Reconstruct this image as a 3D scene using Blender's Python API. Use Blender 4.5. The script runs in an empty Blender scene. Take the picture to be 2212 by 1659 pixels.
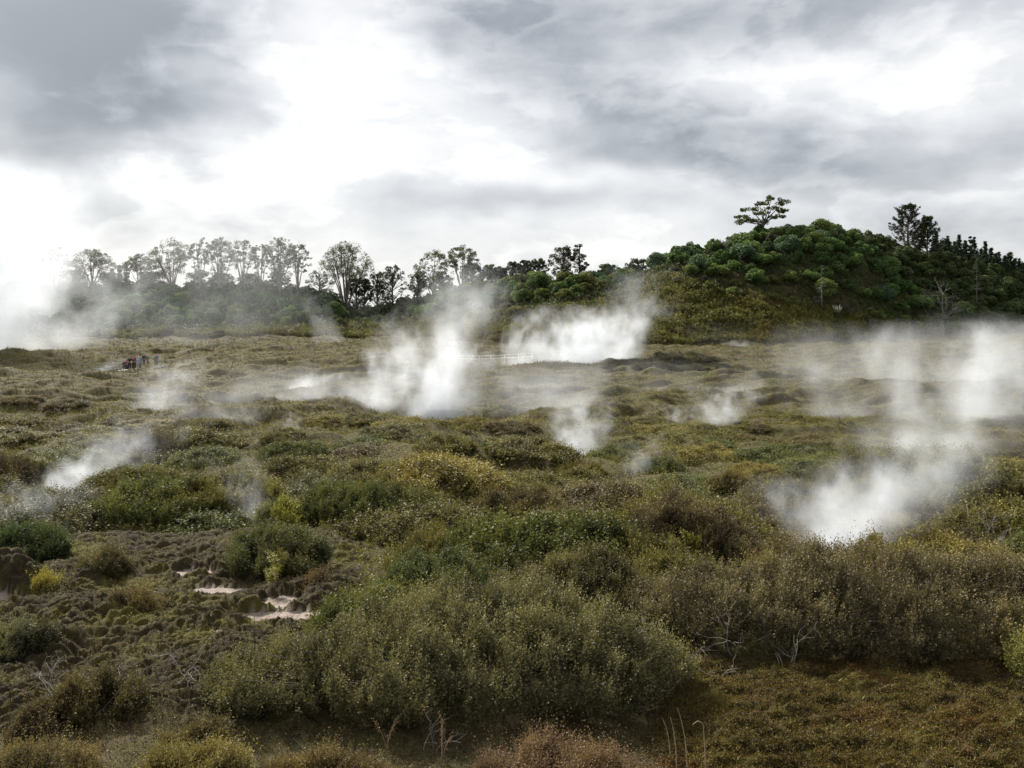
import bpy, math, random
import numpy as np
from mathutils import Vector

scene = bpy.context.scene
COL = scene.collection
# ------------------------------------------------------------------ camera, sky, sun, exposure
F, CX, HY, W, H = 1916.0, 1106.0, 660.0, 2212.0, 1659.0      # picture plane in 2212 x 1659 units
CAMZ = 6.5
cd = bpy.data.cameras.new('camera')
cam = bpy.data.objects.new('camera', cd); COL.objects.link(cam)
cam.location = (0, 0, CAMZ); cam.rotation_euler = (math.radians(90), 0, 0)
cd.sensor_width = 36; cd.lens = 36 * F / W; cd.shift_y = (HY - H / 2) / W
cd.clip_start = 0.1; cd.clip_end = 9000
scene.camera = cam

SUN_AZ, SUN_EL = math.radians(-36), math.radians(38)
SKY_GAIN = 0.575
scene.view_settings.view_transform = 'Standard'; scene.view_settings.look = 'None'
scene.view_settings.exposure = 0.86; scene.view_settings.gamma = 1.0
scene.view_settings.use_curve_mapping = False

class NT:
    """small helper to wire shader nodes"""
    def __init__(s, tree): s.t = tree; s.t.nodes.clear()
    def n(s, kind, props=None, **inp):
        nd = s.t.nodes.new(kind)
        for k, v in (props or {}).items(): setattr(nd, k, v)
        for k, v in inp.items():
            key = int(k[1:]) if k[0] == 'i' and k[1:].isdigit() else k.replace('_', ' ')
            s.put(nd.inputs[key], v)
        return nd
    def put(s, sock, v):
        if isinstance(v, bpy.types.NodeSocket): s.t.links.new(v, sock)
        else: sock.default_value = v
    def m(s, op, a, b=0.0, c=0.0, clamp=False):
        nd = s.n('ShaderNodeMath', {'operation': op, 'use_clamp': clamp})
        for i, v in enumerate((a, b, c)): s.put(nd.inputs[i], v)
        return nd.outputs[0]
    def vm(s, op, a, b=(0, 0, 0), scale=None):
        nd = s.n('ShaderNodeVectorMath', {'operation': op})
        s.put(nd.inputs[0], a); s.put(nd.inputs[1], b)
        if scale is not None: s.put(nd.inputs['Scale'], scale)
        return nd.outputs[0]
    def mix(s, f, a, b, blend='MIX'):
        nd = s.n('ShaderNodeMix', {'data_type': 'RGBA', 'blend_type': blend})
        s.put(nd.inputs[0], f); s.put(nd.inputs[6], a); s.put(nd.inputs[7], b)
        return nd.outputs[2]
    def rng(s, v, a, b, c=0.0, d=1.0, smooth=True):
        nd = s.n('ShaderNodeMapRange', {'interpolation_type': 'SMOOTHSTEP' if smooth else 'LINEAR', 'clamp': True})
        for i, q in enumerate((v, a, b, c, d)): s.put(nd.inputs[i], q)
        return nd.outputs[0]
    def noise(s, vec, scale, detail=3, rough=0.5, color=False):
        nd = s.n('ShaderNodeTexNoise', {}, Scale=scale, Detail=detail, Roughness=rough)
        s.put(nd.inputs['Vector'], vec)
        return nd.outputs[1 if color else 0]
    def sep(s, v):
        nd = s.n('ShaderNodeSeparateXYZ'); s.put(nd.inputs[0], v); return nd.outputs
    def comb(s, x, y, z):
        nd = s.n('ShaderNodeCombineXYZ')
        for i, v in enumerate((x, y, z)): s.put(nd.inputs[i], v)
        return nd.outputs[0]

def build_world():
    w = bpy.data.worlds.new('World'); scene.world = w; w.use_nodes = True
    t = NT(w.node_tree)
    sky = t.n('ShaderNodeTexSky', {'sky_type': 'NISHITA', 'sun_disc': False, 'sun_elevation': SUN_EL, 'sun_rotation': SUN_AZ})
    d = t.n('ShaderNodeTexCoord').outputs['Generated']
    x, y, z = t.sep(d)
    az = t.m('ARCTAN2', x, y); el = t.m('ARCSINE', z)
    ae = t.comb(az, el, 0.0)
    stretched = t.vm('MULTIPLY', d, (1, 1, 2.2))
    wn = t.noise(stretched, 4.0, 3, 0.5, True)
    warp = t.vm('MULTIPLY', t.vm('SUBTRACT', wn, (.5, .5, .5)), (.30, .17, 0))
    wn2 = t.noise(d, 17.0, 4, 0.5, True)
    warp = t.vm('ADD', warp, t.vm('MULTIPLY', t.vm('SUBTRACT', wn2, (.5, .5, .5)), (.045, .03, 0)))
    v = t.vm('ADD', ae, warp)
    # cloud masses of this sky: direction (as picture px), half sizes, tilt, brightness change
    blobs = [(90, 85, 500, 185, 0, -.66), (340, 40, 330, 190, 8, -.26), (470, 220, 330, 65, -4, -.13), (60, 335, 210, 90, -8, -.22),
             (1010, 60, 240, 150, 20, -.20), (1330, 165, 560, 140, -18, -.36), (1640, 0, 560, 105, -2, -.38),
             (1640, 285, 480, 100, -6, -.31), (1010, 400, 260, 70, 0, -.25), (1330, 430, 380, 60, 0, -.13), (2000, 470, 460, 48, 0, -.26),
             (2130, 320, 260, 90, 0, -.20), (2060, 545, 340, 40, 0, -.18), (560, 440, 230, 60, 0, -.12), (270, 480, 330, 60, 0, -.12), (130, 470, 330, 80, 0, -.08),
             (690, 120, 260, 220, 0, .30), (720, 340, 600, 110, 0, .10), (560, 250, 260, 60, 0, -.10), (860, 250, 160, 60, 0, -.08), (1560, 165, 300, 80, -8, .18), (1960, 190, 330, 150, 0, .13),
             (1000, 330, 300, 90, 0, .1), (1330, 360, 330, 50, -8, .10), (330, 380, 330, 60, 0, .1), (1250, 500, 300, 60, 0, .08)]
    acc = t.m('ADD', 0.86, 0.0)
    for px, py, rx, ry, rot, amp in blobs:
        a = math.atan2(px - CX, F); e = math.atan2((HY - py) / F * math.cos(a), 1)
        mp = t.n('ShaderNodeMapping', {'vector_type': 'TEXTURE'}, Location=(a, e, 0), Rotation=(0, 0, math.radians(rot)), Scale=(rx * 1.45 / F, ry * 1.5 / F, 1))
        t.put(mp.inputs['Vector'], v)
        g = t.n('ShaderNodeTexGradient', {'gradient_type': 'SPHERICAL'}); t.put(g.inputs[0], mp.outputs[0])
        acc = t.m('ADD', acc, t.m('MULTIPLY', t.rng(g.outputs[1], 0.0, 1.0), amp * .90))
    # rest of the dome: broken cloud from noise
    nz = t.noise(t.vm('ADD', stretched, t.vm('SCALE', wn2, scale=.05)), 8.0, 8, 0.6)
    acc = t.m('ADD', acc, t.m('MULTIPLY', t.m('SUBTRACT', nz, .5), 0.46))
    puff = t.noise(t.vm('ADD', stretched, t.vm('SCALE', wn, scale=.12)), 5.0, 6, 0.55)
    edge = t.m('SUBTRACT', t.rng(puff, .46, .54), t.rng(puff, .50, .66))          # lit rims of the broken cloud
    acc = t.m('ADD', acc, t.m('MULTIPLY', t.m('SUBTRACT', edge, .3), 0.15))
    nb = t.noise(stretched, 2.0, 3, 0.5)
    up = t.rng(z, 0.33, 0.6)
    acc = t.m('ADD', acc, t.m('MULTIPLY', t.m('MULTIPLY', t.m('SUBTRACT', nb, .5), 1.4), up))
    acc = t.m('MINIMUM', t.m('SMOOTH_MAX', acc, 0.26, 0.25), 1.25)
    # the sky is brighter towards the veiled sun than behind the viewer
    sv = (math.sin(SUN_AZ) * math.cos(SUN_EL), math.cos(SUN_AZ) * math.cos(SUN_EL), math.sin(SUN_EL))
    dt = t.n('ShaderNodeVectorMath', {'operation': 'DOT_PRODUCT'}); t.put(dt.inputs[0], d); dt.inputs[1].default_value = sv
    glow = t.rng(dt.outputs['Value'], -0.6, 0.45, 0.46, 1.0)
    core = t.rng(dt.outputs['Value'], 0.85, 1.0, 0.0, 0.2)
    lum = t.m('MULTIPLY', t.m('ADD', acc, core), glow)
    tint = t.n('ShaderNodeValToRGB'); t.put(tint.inputs[0], t.m('MINIMUM', acc, 1.0))
    cr = tint.color_ramp; cr.elements[0].position = .2; cr.elements[0].color = (.88, .97, 1.07, 1)
    cr.elements[1].position = .95; cr.elements[1].color = (1, 1, 1, 1)
    e = cr.elements.new(.55); e.color = (.955, .985, 1.04, 1)
    cloud = t.vm('SCALE', tint.outputs[0], scale=t.m('MULTIPLY', lum, SKY_GAIN))
    bg1 = t.n('ShaderNodeBackground', Strength=1.0); t.put(bg1.inputs[0], cloud)
    bg2 = t.n('ShaderNodeBackground', Strength=0.09); t.put(bg2.inputs[0], sky.outputs[0])
    mx = t.n('ShaderNodeMixShader'); mx.inputs[0].default_value = 0.93
    t.t.links.new(bg2.outputs[0], mx.inputs[1]); t.t.links.new(bg1.outputs[0], mx.inputs[2])
    out = t.n('ShaderNodeOutputWorld'); t.t.links.new(mx.outputs[0], out.inputs['Surface'])
build_world()

sl = bpy.data.lights.new('sun', 'SUN'); sl.energy = 5.0; sl.angle = math.radians(7); sl.color = (1, .955, .88)
sun = bpy.data.objects.new('sun', sl); COL.objects.link(sun)
sv = Vector((math.sin(SUN_AZ) * math.cos(SUN_EL), math.cos(SUN_AZ) * math.cos(SUN_EL), math.sin(SUN_EL)))
sun.rotation_euler = (-sv).to_track_quat('-Z', 'Y').to_euler(); sun.location = sv * 300

cy = scene.cycles
cy.use_denoising = True; cy.max_bounces = 6; cy.diffuse_bounces = 2; cy.glossy_bounces = 2; cy.transmission_bounces = 3
cy.volume_bounces = 3; cy.transparent_max_bounces = 8; cy.volume_max_steps = 256
try:
    cy.denoising_input_passes = 'RGB_ALBEDO_NORMAL'; cy.denoising_prefilter = 'ACCURATE'
except Exception: pass

# ------------------------------------------------------------------ numeric helpers
rng = np.random.default_rng(7)
random.seed(7)
U = lambda a, b, n=None: rng.uniform(a, b, n)

def smooth(a, b, v):
    t = np.clip((np.asarray(v, float) - a) / (b - a), 0, 1); return t * t * (3 - 2 * t)

_perm = np.random.default_rng(3).permutation(256); _perm = np.concatenate([_perm, _perm, _perm])
_ang = np.random.default_rng(4).uniform(0, 2 * np.pi, 256); _gx, _gy = np.cos(_ang), np.sin(_ang)
def pnoise(x, y):
    x = np.asarray(x, float); y = np.asarray(y, float)
    xi = np.floor(x).astype(int); yi = np.floor(y).astype(int); xf = x - xi; yf = y - yi
    u = xf ** 3 * (xf * (xf * 6 - 15) + 10); v = yf ** 3 * (yf * (yf * 6 - 15) + 10)
    def g(ix, iy, dx, dy):
        h = _perm[_perm[ix & 255] + (iy & 255)]; return _gx[h] * dx + _gy[h] * dy
    a = g(xi, yi, xf, yf); b = g(xi + 1, yi, xf - 1, yf); c = g(xi, yi + 1, xf, yf - 1); d = g(xi + 1, yi + 1, xf - 1, yf - 1)
    return (a + (b - a) * u + (c - a) * v + (a - b - c + d) * u * v) * 1.5
def fbm(x, y, o=4, g=.5):
    s = 0; a = 1; f = 1
    for i in range(o): s = s + a * pnoise(x * f + 17.3 * i, y * f - 9.1 * i); a *= g; f *= 2.03
    return s
def norm(v): return v / np.maximum(np.linalg.norm(v, axis=-1, keepdims=True), 1e-9)

# ------------------------------------------------------------------ terrain
def tab(rows): a = np.array(rows, float); return lambda v: np.interp(v, a[:, 0], a[:, 1])
BASE = tab([(0, .2), (12, 0), (25, -.25), (45, -.8), (80, -1.5), (116, -1.85), (160, -1.6), (200, -1.2), (400, 0), (3000, 0)])
RIDGE_PY = tab([(-900, 645), (0, 640), (100, 638), (300, 634), (550, 638), (690, 650), (750, 684), (850, 684), (930, 652), (1030, 628), (1150, 611), (1290, 612),
                (1380, 596), (1430, 578), (1480, 556), (1560, 541), (1620, 522), (1700, 506), (1780, 508), (1860, 520), (1910, 552), (1980, 563), (2060, 572), (2130, 592), (2212, 614), (2500, 645), (3200, 655)])
BFOOT = tab([(-900, 188), (300, 188), (700, 193), (900, 193), (1000, 175), (1200, 165), (1430, 163), (1650, 168), (1850, 180), (2000, 203), (2212, 222), (3000, 230)])
RDIST = tab([(-900, 240), (0, 238), (700, 240), (850, 243), (1000, 225), (1200, 215), (1430, 213), (1650, 222), (1850, 228), (1950, 245), (2212, 280), (3000, 290)])
FOREST_PY = tab([(-900, 732), (200, 732), (450, 728), (700, 716), (850, 714), (1000, 690), (1150, 680), (1300, 662), (1400, 612), (1450, 606), (1560, 632), (1650, 652), (1750, 668), (1850, 690), (1950, 705), (2050, 715), (2212, 720), (3000, 720)])

def pxof(x, y): return CX + F * x / np.maximum(y, 1e-3)
def pyof(z, y): return HY - (z - CAMZ) * F / y

# basins: x, y, radius, depth
PITS = []
def moss_left(x, y):
    r = x / np.maximum(y, 1)
    return smooth(13.0, 14.5, y) * (1 - smooth(25, 30, y)) * (1 - smooth(-.23, -.15, r + .05 * fbm(x * .3, y * .3, 2)))
def moss_right(x, y):
    r = x / np.maximum(y, 1)
    return (1 - smooth(15.8, 16.8, y)) * smooth(.12, .22, r + .05 * fbm(x * .5, y * .5, 2))
def clay(x, y):
    m = 0
    for cx, cyy, rx, ry in ((-4.5, 18.9, 1.6, .36), (-11.2, 19.6, .9, .5), (-8.0, 22.0, 1.0, .45), (-5.2, 19.8, .5, .6), (-6.9, 20.7, .8, .3), (-8.6, 13.3, .9, .45), (-5.9, 17.9, .35, .25),
                            (9.8, 23.6, 2.1, .9), (-17.6, 34.5, 1.3, 1.0), (2.9, 43.5, 2.5, 1.6), (-6.5, 60, 8, 2), (17, 110.3, 2.2, .25), (23, 112, 2.6, .25), (12.5, 49, .9, .4)):
        dx = (x - cx) / rx; dy = (y - cyy) / ry
        m = np.maximum(m, 1 - smooth(.55, 1.1, np.sqrt(dx * dx + dy * dy) + .28 * fbm(x / rx * 1.7 + cx, y / ry * 1.7, 3)))
    return m
def hummocks(x, y):
    ml, mr = moss_left(x, y), moss_right(x, y); cl = clay(x, y)
    wx = .25 * fbm(x * .9, y * .9, 2); wy = .25 * fbm(x * .9 + 31, y * .9, 2)
    a = 1 - np.exp(-3.5 * np.abs(pnoise((x + wx) * 1.5, (y + wy) * 3.6))); b = 1 - np.exp(-3.0 * np.abs(pnoise((x + wx) * 3.6 + 9, (y + wy) * 7.5)))
    c = np.abs(pnoise(x * 6, y * 9))
    left = .19 * a * (1 + .6 * pnoise(x * .5, y * .6)) + .10 * b + .05 * c + .22 * fbm(x * .35, y * .4, 2)
    q = fbm((x * .8 + y * .35) * 2.0, (y - x * .28) * 4.4, 3)
    right = .13 * q + .06 * np.abs(pnoise(x * 3.2 + y, y * 7)) + .10 * fbm(x * .7, y * .9, 2)
    oth = .12 * fbm(x * .8, y * .8, 3)
    h = ml * left + mr * right + (1 - np.maximum(ml, mr)) * oth * (1 - smooth(60, 120, y))
    return h * (1 - .92 * smooth(.0, .3, cl))
def hill_amount(x, y):
    px = pxof(x, y); B, R = BFOOT(px), RDIST(px)
    t = np.clip((y - B) / (R - B), 0, 1)
    s = t * t * (3 - 2 * t) * .75 + t * .25
    s = np.where(t <= 0, 0, s) * smooth(0, .12, t)
    return s * (1 - .75 * smooth(0, 130, y - R))
def terrain(x, y, fine=True):
    x = np.asarray(x, float); y = np.asarray(y, float)
    base = BASE(y)
    und = (.95 * fbm(x / 10, y / 8, 3) + .25 * fbm(x / 3.1, y / 2.8, 2)) * smooth(21, 34, y) * (1 - .45 * smooth(50, 75, y)) + .5 * fbm(x / 38 + 5, y / 30, 2) * smooth(50, 100, y)
    lump = (np.abs(fbm(x / 9.5, y / 4.2, 3)) * 1.0 + .22 * np.abs(pnoise(x / 4.2, y / 1.9))) * smooth(45, 70, y)
    lump = lump * (1 - np.exp(-(((x + 47) / 15) ** 2 + ((y - 112) / 11) ** 2) ** 2))
    base = base + und + lump
    px = pxof(x, y); R = RDIST(px)
    hz = CAMZ + (HY - RIDGE_PY(px)) / F * R
    a = hill_amount(x, y)
    z = base * (1 - a) + hz * a + a * (1 - a) * 4 * (.9 * fbm(x / 17, y / 17, 3) + .8 * np.abs(fbm(x / 6, y / 6, 3)))
    # low crater rim with pale scars in mid distance
    d = np.sqrt(((x - 21) / 13.5) ** 2 + ((y - 113) / 6) ** 2)
    z = z + 1.15 * np.exp(-d * d * 1.6) + .3 * np.exp(-d * d) * fbm(x / 2.5, y / 2, 2)
    for cx, cyy, r, dep in ((9.8, 24.2, 2.6, .8), (3.1, 44, 3, .7), (-17.6, 35, 2.4, .6), (-4.5, 63, 7, 1.0)):
        q = np.sqrt((x - cx) ** 2 + ((y - cyy) * 1.3) ** 2) / r
        z = z - dep * np.exp(-q * q)
    # mossy bank at far left of the clay hollow
    q = np.sqrt(((x + 12.1) / 1.0) ** 2 + ((y - 20.6) / .7) ** 2)
    z = z + .75 * np.exp(-q ** 4)
    if fine: z = z + hummocks(x, y)
    return z
def tz(x, y): return float(terrain(np.array([x]), np.array([y]))[0])
def hit(px, py, near=8, far=330):
    """where the sight line of a picture point meets the ground"""
    ys = np.geomspace(near, far, 3000); xs = ys * (px - CX) / F
    zr = CAMZ - ys * (py - HY) / F; zt = terrain(xs, ys, False)
    k = np.argmax(zt >= zr)
    if zt[k] < zr[k]: k = len(ys) - 1
    return float(xs[k]), float(ys[k]), float(terrain(xs[k:k + 1], ys[k:k + 1])[0])
def on(px, d):
    x = d * (px - CX) / F; return x, d, tz(x, d)

# ------------------------------------------------------------------ mesh helpers
def make_mesh(name, verts, quads, mats=(), tone=None, tris=None, smooth_shade=False, attrs=None, midx=None):
    me = bpy.data.meshes.new(name)
    v = np.ascontiguousarray(verts, np.float32).reshape(-1, 3)
    q = np.asarray(quads, np.int32).reshape(-1, 4)
    me.vertices.add(len(v)); me.vertices.foreach_set('co', v.ravel())
    nq = len(q); t = np.asarray(tris if tris is not None else [], np.int32).reshape(-1, 3)
    me.loops.add(nq * 4 + len(t) * 3)
    me.loops.foreach_set('vertex_index', np.concatenate([q.ravel(), t.ravel()]))
    me.polygons.add(nq + len(t))
    st = np.concatenate([np.arange(nq) * 4, nq * 4 + np.arange(len(t)) * 3]).astype(np.int32)
    me.polygons.foreach_set('loop_start', st)
    if midx is not None: me.polygons.foreach_set('material_index', np.asarray(midx, np.int32))
    if smooth_shade: me.polygons.foreach_set('use_smooth', np.ones(nq + len(t), bool))
    for m in mats: me.materials.append(m)
    me.update(calc_edges=True)
    if tone is not None:
        a = me.attributes.new('tone', 'FLOAT', 'FACE'); a.data.foreach_set('value', np.asarray(tone, np.float32))
    for k, val in (attrs or {}).items():
        a = me.attributes.new(k, 'FLOAT', 'POINT'); a.data.foreach_set('value', np.asarray(val, np.float32))
    return me

def leaf_quads(P, A, S, size, width=.38, fold=0.0):
    """rhombic leaves: P base points, A leaf axes, S side axes (n,3), size (n,) -> verts, quads"""
    P = P.reshape(-1, 3); A = A.reshape(-1, 3); S = S.reshape(-1, 3); s = np.asarray(size).reshape(-1, 1)
    v = np.stack([P, P + A * s * .5 + S * s * width, P + A * s, P + A * s * .5 - S * s * width], 1)
    n = len(P); q = np.arange(n * 4).reshape(n, 4)
    return v.reshape(-1, 3), q
def rand_dirs(n, r=None): r = r or rng; return norm(r.normal(size=(n, 3)))

def sprigs(P, D, L, K, size, spread=.85, width=.38, tones=None, jitter=.12):
    """upright leafy shoots: K leaves up each stem"""
    n = len(P)
    t = (np.arange(K) + .6) / K
    t = np.clip(t[None, :] * .95 + U(-.05, .05, (n, K)), .04, 1)
    ref = norm(np.cross(D, rand_dirs(n))); ref2 = np.cross(D, ref)
    ang = np.arange(K)[None, :] * 2.4 + U(-.5, .5, (n, K))
    rad = ref[:, None] * np.cos(ang)[..., None] + ref2[:, None] * np.sin(ang)[..., None]
    base = P[:, None] + D[:, None] * (L[:, None] * t)[..., None] + rad * (L[:, None] * .10 * (1 - t))[..., None]
    A = norm(rad * spread + D[:, None] * .7 + rng.normal(size=(n, K, 3)) * jitter)
    S = norm(np.cross(A, D[:, None] + .6 * rng.normal(size=(n, K, 3))))
    sz = size * U(.45, 1.5, (n, K)) * (1.1 - .45 * t)
    v, q = leaf_quads(base, A, S, sz, width)
    tn = np.repeat(tones if tones is not None else U(0, 1, n), K) + np.tile(.0 * t, 1).mean()
    tn = np.clip(tn + U(-.14, .14, n * K), 0, 1)
    return v, q, tn

def tube(path, radii, sides=5):
    """tapered tube along points"""
    p = np.asarray(path, float); n = len(p); r = np.asarray(radii, float)
    d = np.gradient(p, axis=0); d = norm(d)
    ref = np.array([.31, .77, .55]); a = norm(np.cross(d, ref)); b = np.cross(d, a)
    th = np.linspace(0, 2 * np.pi, sides, endpoint=False)
    v = p[:, None] + (a[:, None] * np.cos(th)[None, :, None] + b[:, None] * np.sin(th)[None, :, None]) * r[:, None, None]
    i = np.arange(n - 1)[:, None] * sides; j = np.arange(sides)[None]; j2 = (j + 1) % sides
    q = np.stack([i + j, i + j2, i + sides + j2, i + sides + j], -1).reshape(-1, 4)
    return v.reshape(-1, 3), q
class Acc:
    def __init__(s): s.v = []; s.q = []; s.t = []; s.m = []; s.n = 0
    def add(s, v, q, t=None, m=0):
        s.v.append(np.asarray(v).reshape(-1, 3)); s.q.append(np.asarray(q).reshape(-1, 4) + s.n); s.n += len(s.v[-1])
        s.t.append(np.zeros(len(s.q[-1])) if t is None else np.asarray(t)); s.m.append(np.full(len(s.q[-1]), m))
    def tube(s, path, radii, sides=5, m=0): s.add(*tube(path, radii, sides), m=m)
    def box(s, c, d, rz=0, m=0):
        c = np.array(c, float); d = np.array(d, float) / 2
        k = np.array([(-1, -1, -1), (1, -1, -1), (1, 1, -1), (-1, 1, -1), (-1, -1, 1), (1, -1, 1), (1, 1, 1), (-1, 1, 1)], float) * d
        ca, sa = math.cos(rz), math.sin(rz); k = np.stack([k[:, 0] * ca - k[:, 1] * sa, k[:, 0] * sa + k[:, 1] * ca, k[:, 2]], 1)
        s.add(k + c, [(0, 3, 2, 1), (4, 5, 6, 7), (0, 1, 5, 4), (1, 2, 6, 5), (2, 3, 7, 6), (3, 0, 4, 7)], m=m)
    def mesh(s, name, mats=(), smooth_shade=False):
        return make_mesh(name, np.concatenate(s.v), np.concatenate(s.q), mats, np.concatenate(s.t), smooth_shade=smooth_shade, midx=np.concatenate(s.m))

def link(name, me, parent=None, mat=None):
    o = bpy.data.objects.new(name, me); COL.objects.link(o); o.parent = parent
    if mat is not None:
        if len(me.materials) == 0: me.materials.append(mat)
        elif me.materials[0] != mat: o.material_slots[0].link = 'OBJECT'; o.material_slots[0].material = mat
    return o
def tag(o, label=None, cat=None, group=None, kind=None):
    for k, v in (('label', label), ('category', cat), ('group', group), ('kind', kind)):
        if v: o[k] = v
    return o
def root(name, loc, label, cat, group=None, rz=0, scale=1.0):
    o = bpy.data.objects.new(name, None); COL.objects.link(o); o.location = loc; o.rotation_euler = (0, 0, rz)
    o.scale = (scale,) * 3 if np.isscalar(scale) else scale
    o.empty_display_size = .2
    return tag(o, label, cat, group)
def dup(src, loc, rz, scale, label=None, group=None, color=None):
    r = src.copy(); COL.objects.link(r); r.location = loc; r.rotation_euler = (0, 0, rz)
    r.scale = (scale,) * 3 if np.isscalar(scale) else scale
    if label: r['label'] = label
    if group: r['group'] = group
    for ch in src.children:
        c = ch.copy(); COL.objects.link(c); c.parent = r
        if color is not None: c.color = (*color, 1)
    if color is not None: r.color = (*color, 1)
    return r

# ------------------------------------------------------------------ materials
def new_mat(name):
    m = bpy.data.materials.new(name); m.use_nodes = True; return m, NT(m.node_tree)
def leaf_mat(name, dark=.36, light=1.9, tip=(.20, .15, .03), tip_at=.86, tip_amt=.7, trans=.2, rough=.6, color=None, spec=.13, brown=(.075, .05, .03), brown_amt=.35, patch=.6):
    """foliage: object colour (or COLOR), varied per leaf by its tone and by patches of the plant"""
    m, t = new_mat(name)
    if color is None: base = t.n('ShaderNodeObjectInfo').outputs['Color']
    else: base = t.n('ShaderNodeRGB').outputs[0]; base.default_value = (*color, 1)
    tone = t.n('ShaderNodeAttribute', {'attribute_name': 'tone'}).outputs['Fac']
    pos = t.n('ShaderNodeNewGeometry').outputs['Position']
    pn = t.noise(pos, patch, 3, .6)
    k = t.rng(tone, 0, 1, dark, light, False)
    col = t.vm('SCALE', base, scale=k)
    col = t.mix(t.m('MULTIPLY', t.rng(pn, .48, .72), brown_amt), col, (*brown, 1))
    col = t.mix(t.m('MULTIPLY', t.rng(tone, tip_at - .08, tip_at + .08), tip_amt), col, (*tip, 1))
    b = t.n('ShaderNodeBsdfPrincipled', Roughness=rough); t.put(b.inputs['Base Color'], col); b.inputs['Specular IOR Level'].default_value = spec
    tr = t.n('ShaderNodeBsdfTranslucent'); t.put(tr.inputs[0], t.vm('MULTIPLY', col, (1.3, 1.25, .7)))
    mx = t.n('ShaderNodeMixShader'); mx.inputs[0].default_value = trans
    t.t.links.new(b.outputs[0], mx.inputs[1]); t.t.links.new(tr.outputs[0], mx.inputs[2])
    t.t.links.new(mx.outputs[0], t.n('ShaderNodeOutputMaterial').inputs['Surface'])
    return m
def flat_mat(name, color, rough=.8, var=.35, scale=8, spec=.3):
    m, t = new_mat(name)
    pos = t.n('ShaderNodeNewGeometry').outputs['Position']
    k = t.rng(t.noise(pos, scale, 4, .6), .3, .7, 1 - var, 1 + var, False)
    c = t.n('ShaderNodeRGB').outputs[0]; c.default_value = (*color, 1)
    b = t.n('ShaderNodeBsdfPrincipled', Roughness=rough); t.put(b.inputs['Base Color'], t.vm('SCALE', c, scale=k)); b.inputs['Specular IOR Level'].default_value = spec
    t.t.links.new(b.outputs[0], t.n('ShaderNodeOutputMaterial').inputs['Surface'])
    return m
M_SHRUB = leaf_mat('shrub_leaves', tip_amt=.45, light=1.75)
M_TREE = leaf_mat('tree_leaves', dark=.6, light=1.45, tip_amt=.25, trans=.3, brown_amt=.15, patch=.2, tip=(.09, .085, .02))
M_CLUMP = leaf_mat('hill_bush_leaves', dark=.45, light=1.65, tip_amt=.2, trans=.3, brown_amt=.08, patch=.12, tip=(.10, .11, .025))
M_HEATH = leaf_mat('heath_leaves', color=(.148, .140, .038), dark=.36, light=1.7, tip=(.26, .21, .06), tip_at=.85, tip_amt=.6, brown_amt=.75, patch=.10, brown=(.092, .066, .036))
M_SLOPE = leaf_mat('slope_heath_leaves', color=(.130, .128, .036), dark=.4, light=1.7, tip=(.20, .15, .035), tip_at=.88, tip_amt=.5, brown_amt=.8, patch=.09, brown=(.11, .07, .032))
M_MOSS = leaf_mat('moss_fibres', color=(.052, .044, .020), dark=.35, light=1.7, tip=(.17, .14, .035), tip_at=.88, tip_amt=.7, brown_amt=.95, patch=.5, brown=(.062, .042, .028), trans=.2)
M_MAT = leaf_mat('creeping_mat_leaves', color=(.092, .070, .022), dark=.35, light=1.8, tip=(.19, .145, .05), tip_at=.88, tip_amt=.7, brown_amt=.9, patch=.45, brown=(.115, .056, .020), trans=.25)
M_YELLOW = leaf_mat('yellow_leaves', color=(.20, .19, .03), dark=.6, light=1.5, tip=(.30, .24, .04), brown_amt=.1)
M_BARK = flat_mat('bark', (.10, .085, .07))
M_PALEBARK = flat_mat('gum_bark', (.20, .18, .16))
M_DEAD = flat_mat('bleached_wood', (.24, .22, .195))
M_GREYWOOD = flat_mat('grey_dead_wood', (.165, .155, .14))
M_TWIG = flat_mat('shrub_stems', (.085, .065, .05))
M_STALK = flat_mat('dry_stalks', (.26, .2, .13))

def ground_mat():
    m, t = new_mat('heathland_ground')
    pos = t.n('ShaderNodeNewGeometry').outputs['Position']
    n1 = t.noise(pos, .35, 5, .6); n2 = t.noise(pos, 3.5, 5, .65); n3 = t.noise(pos, 22, 4, .7)
    col = t.mix(t.rng(n1, .35, .65), (.066, .060, .024, 1), (.066, .048, .028, 1))
    col = t.mix(t.rng(n2, .45, .7), col, (.085, .080, .028, 1))
    mo = t.n('ShaderNodeAttribute', {'attribute_name': 'moss'}).outputs['Fac']
    mcol = t.mix(t.rng(n2, .4, .62), (.032, .022, .014, 1), (.052, .045, .018, 1))
    mcol = t.mix(t.rng(n1, .5, .62), mcol, (.085, .075, .016, 1))
    col = t.mix(t.m('MULTIPLY', mo, .9), col, mcol)
    cl = t.n('ShaderNodeAttribute', {'attribute_name': 'clay'}).outputs['Fac']
    ccol = t.mix(t.rng(n2, .35, .65), (.21, .165, .14, 1), (.33, .275, .24, 1))
    ccol = t.mix(t.rng(n3, .52, .72), ccol, (.16, .11, .085, 1))
    col = t.mix(cl, col, ccol)
    col = t.vm('SCALE', col, scale=t.rng(n3, .25, .75, .65, 1.35, False))
    b = t.n('ShaderNodeBsdfPrincipled', Roughness=.95); t.put(b.inputs['Base Color'], col); b.inputs['Specular IOR Level'].default_value = .15
    bp = t.n('ShaderNodeBump', Strength=.8, Distance=.04); t.put(bp.inputs['Height'], t.m('ADD', n3, n2)); t.t.links.new(bp.outputs[0], b.inputs['Normal'])
    t.t.links.new(b.outputs[0], t.n('ShaderNodeOutputMaterial').inputs['Surface'])
    return m
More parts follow.
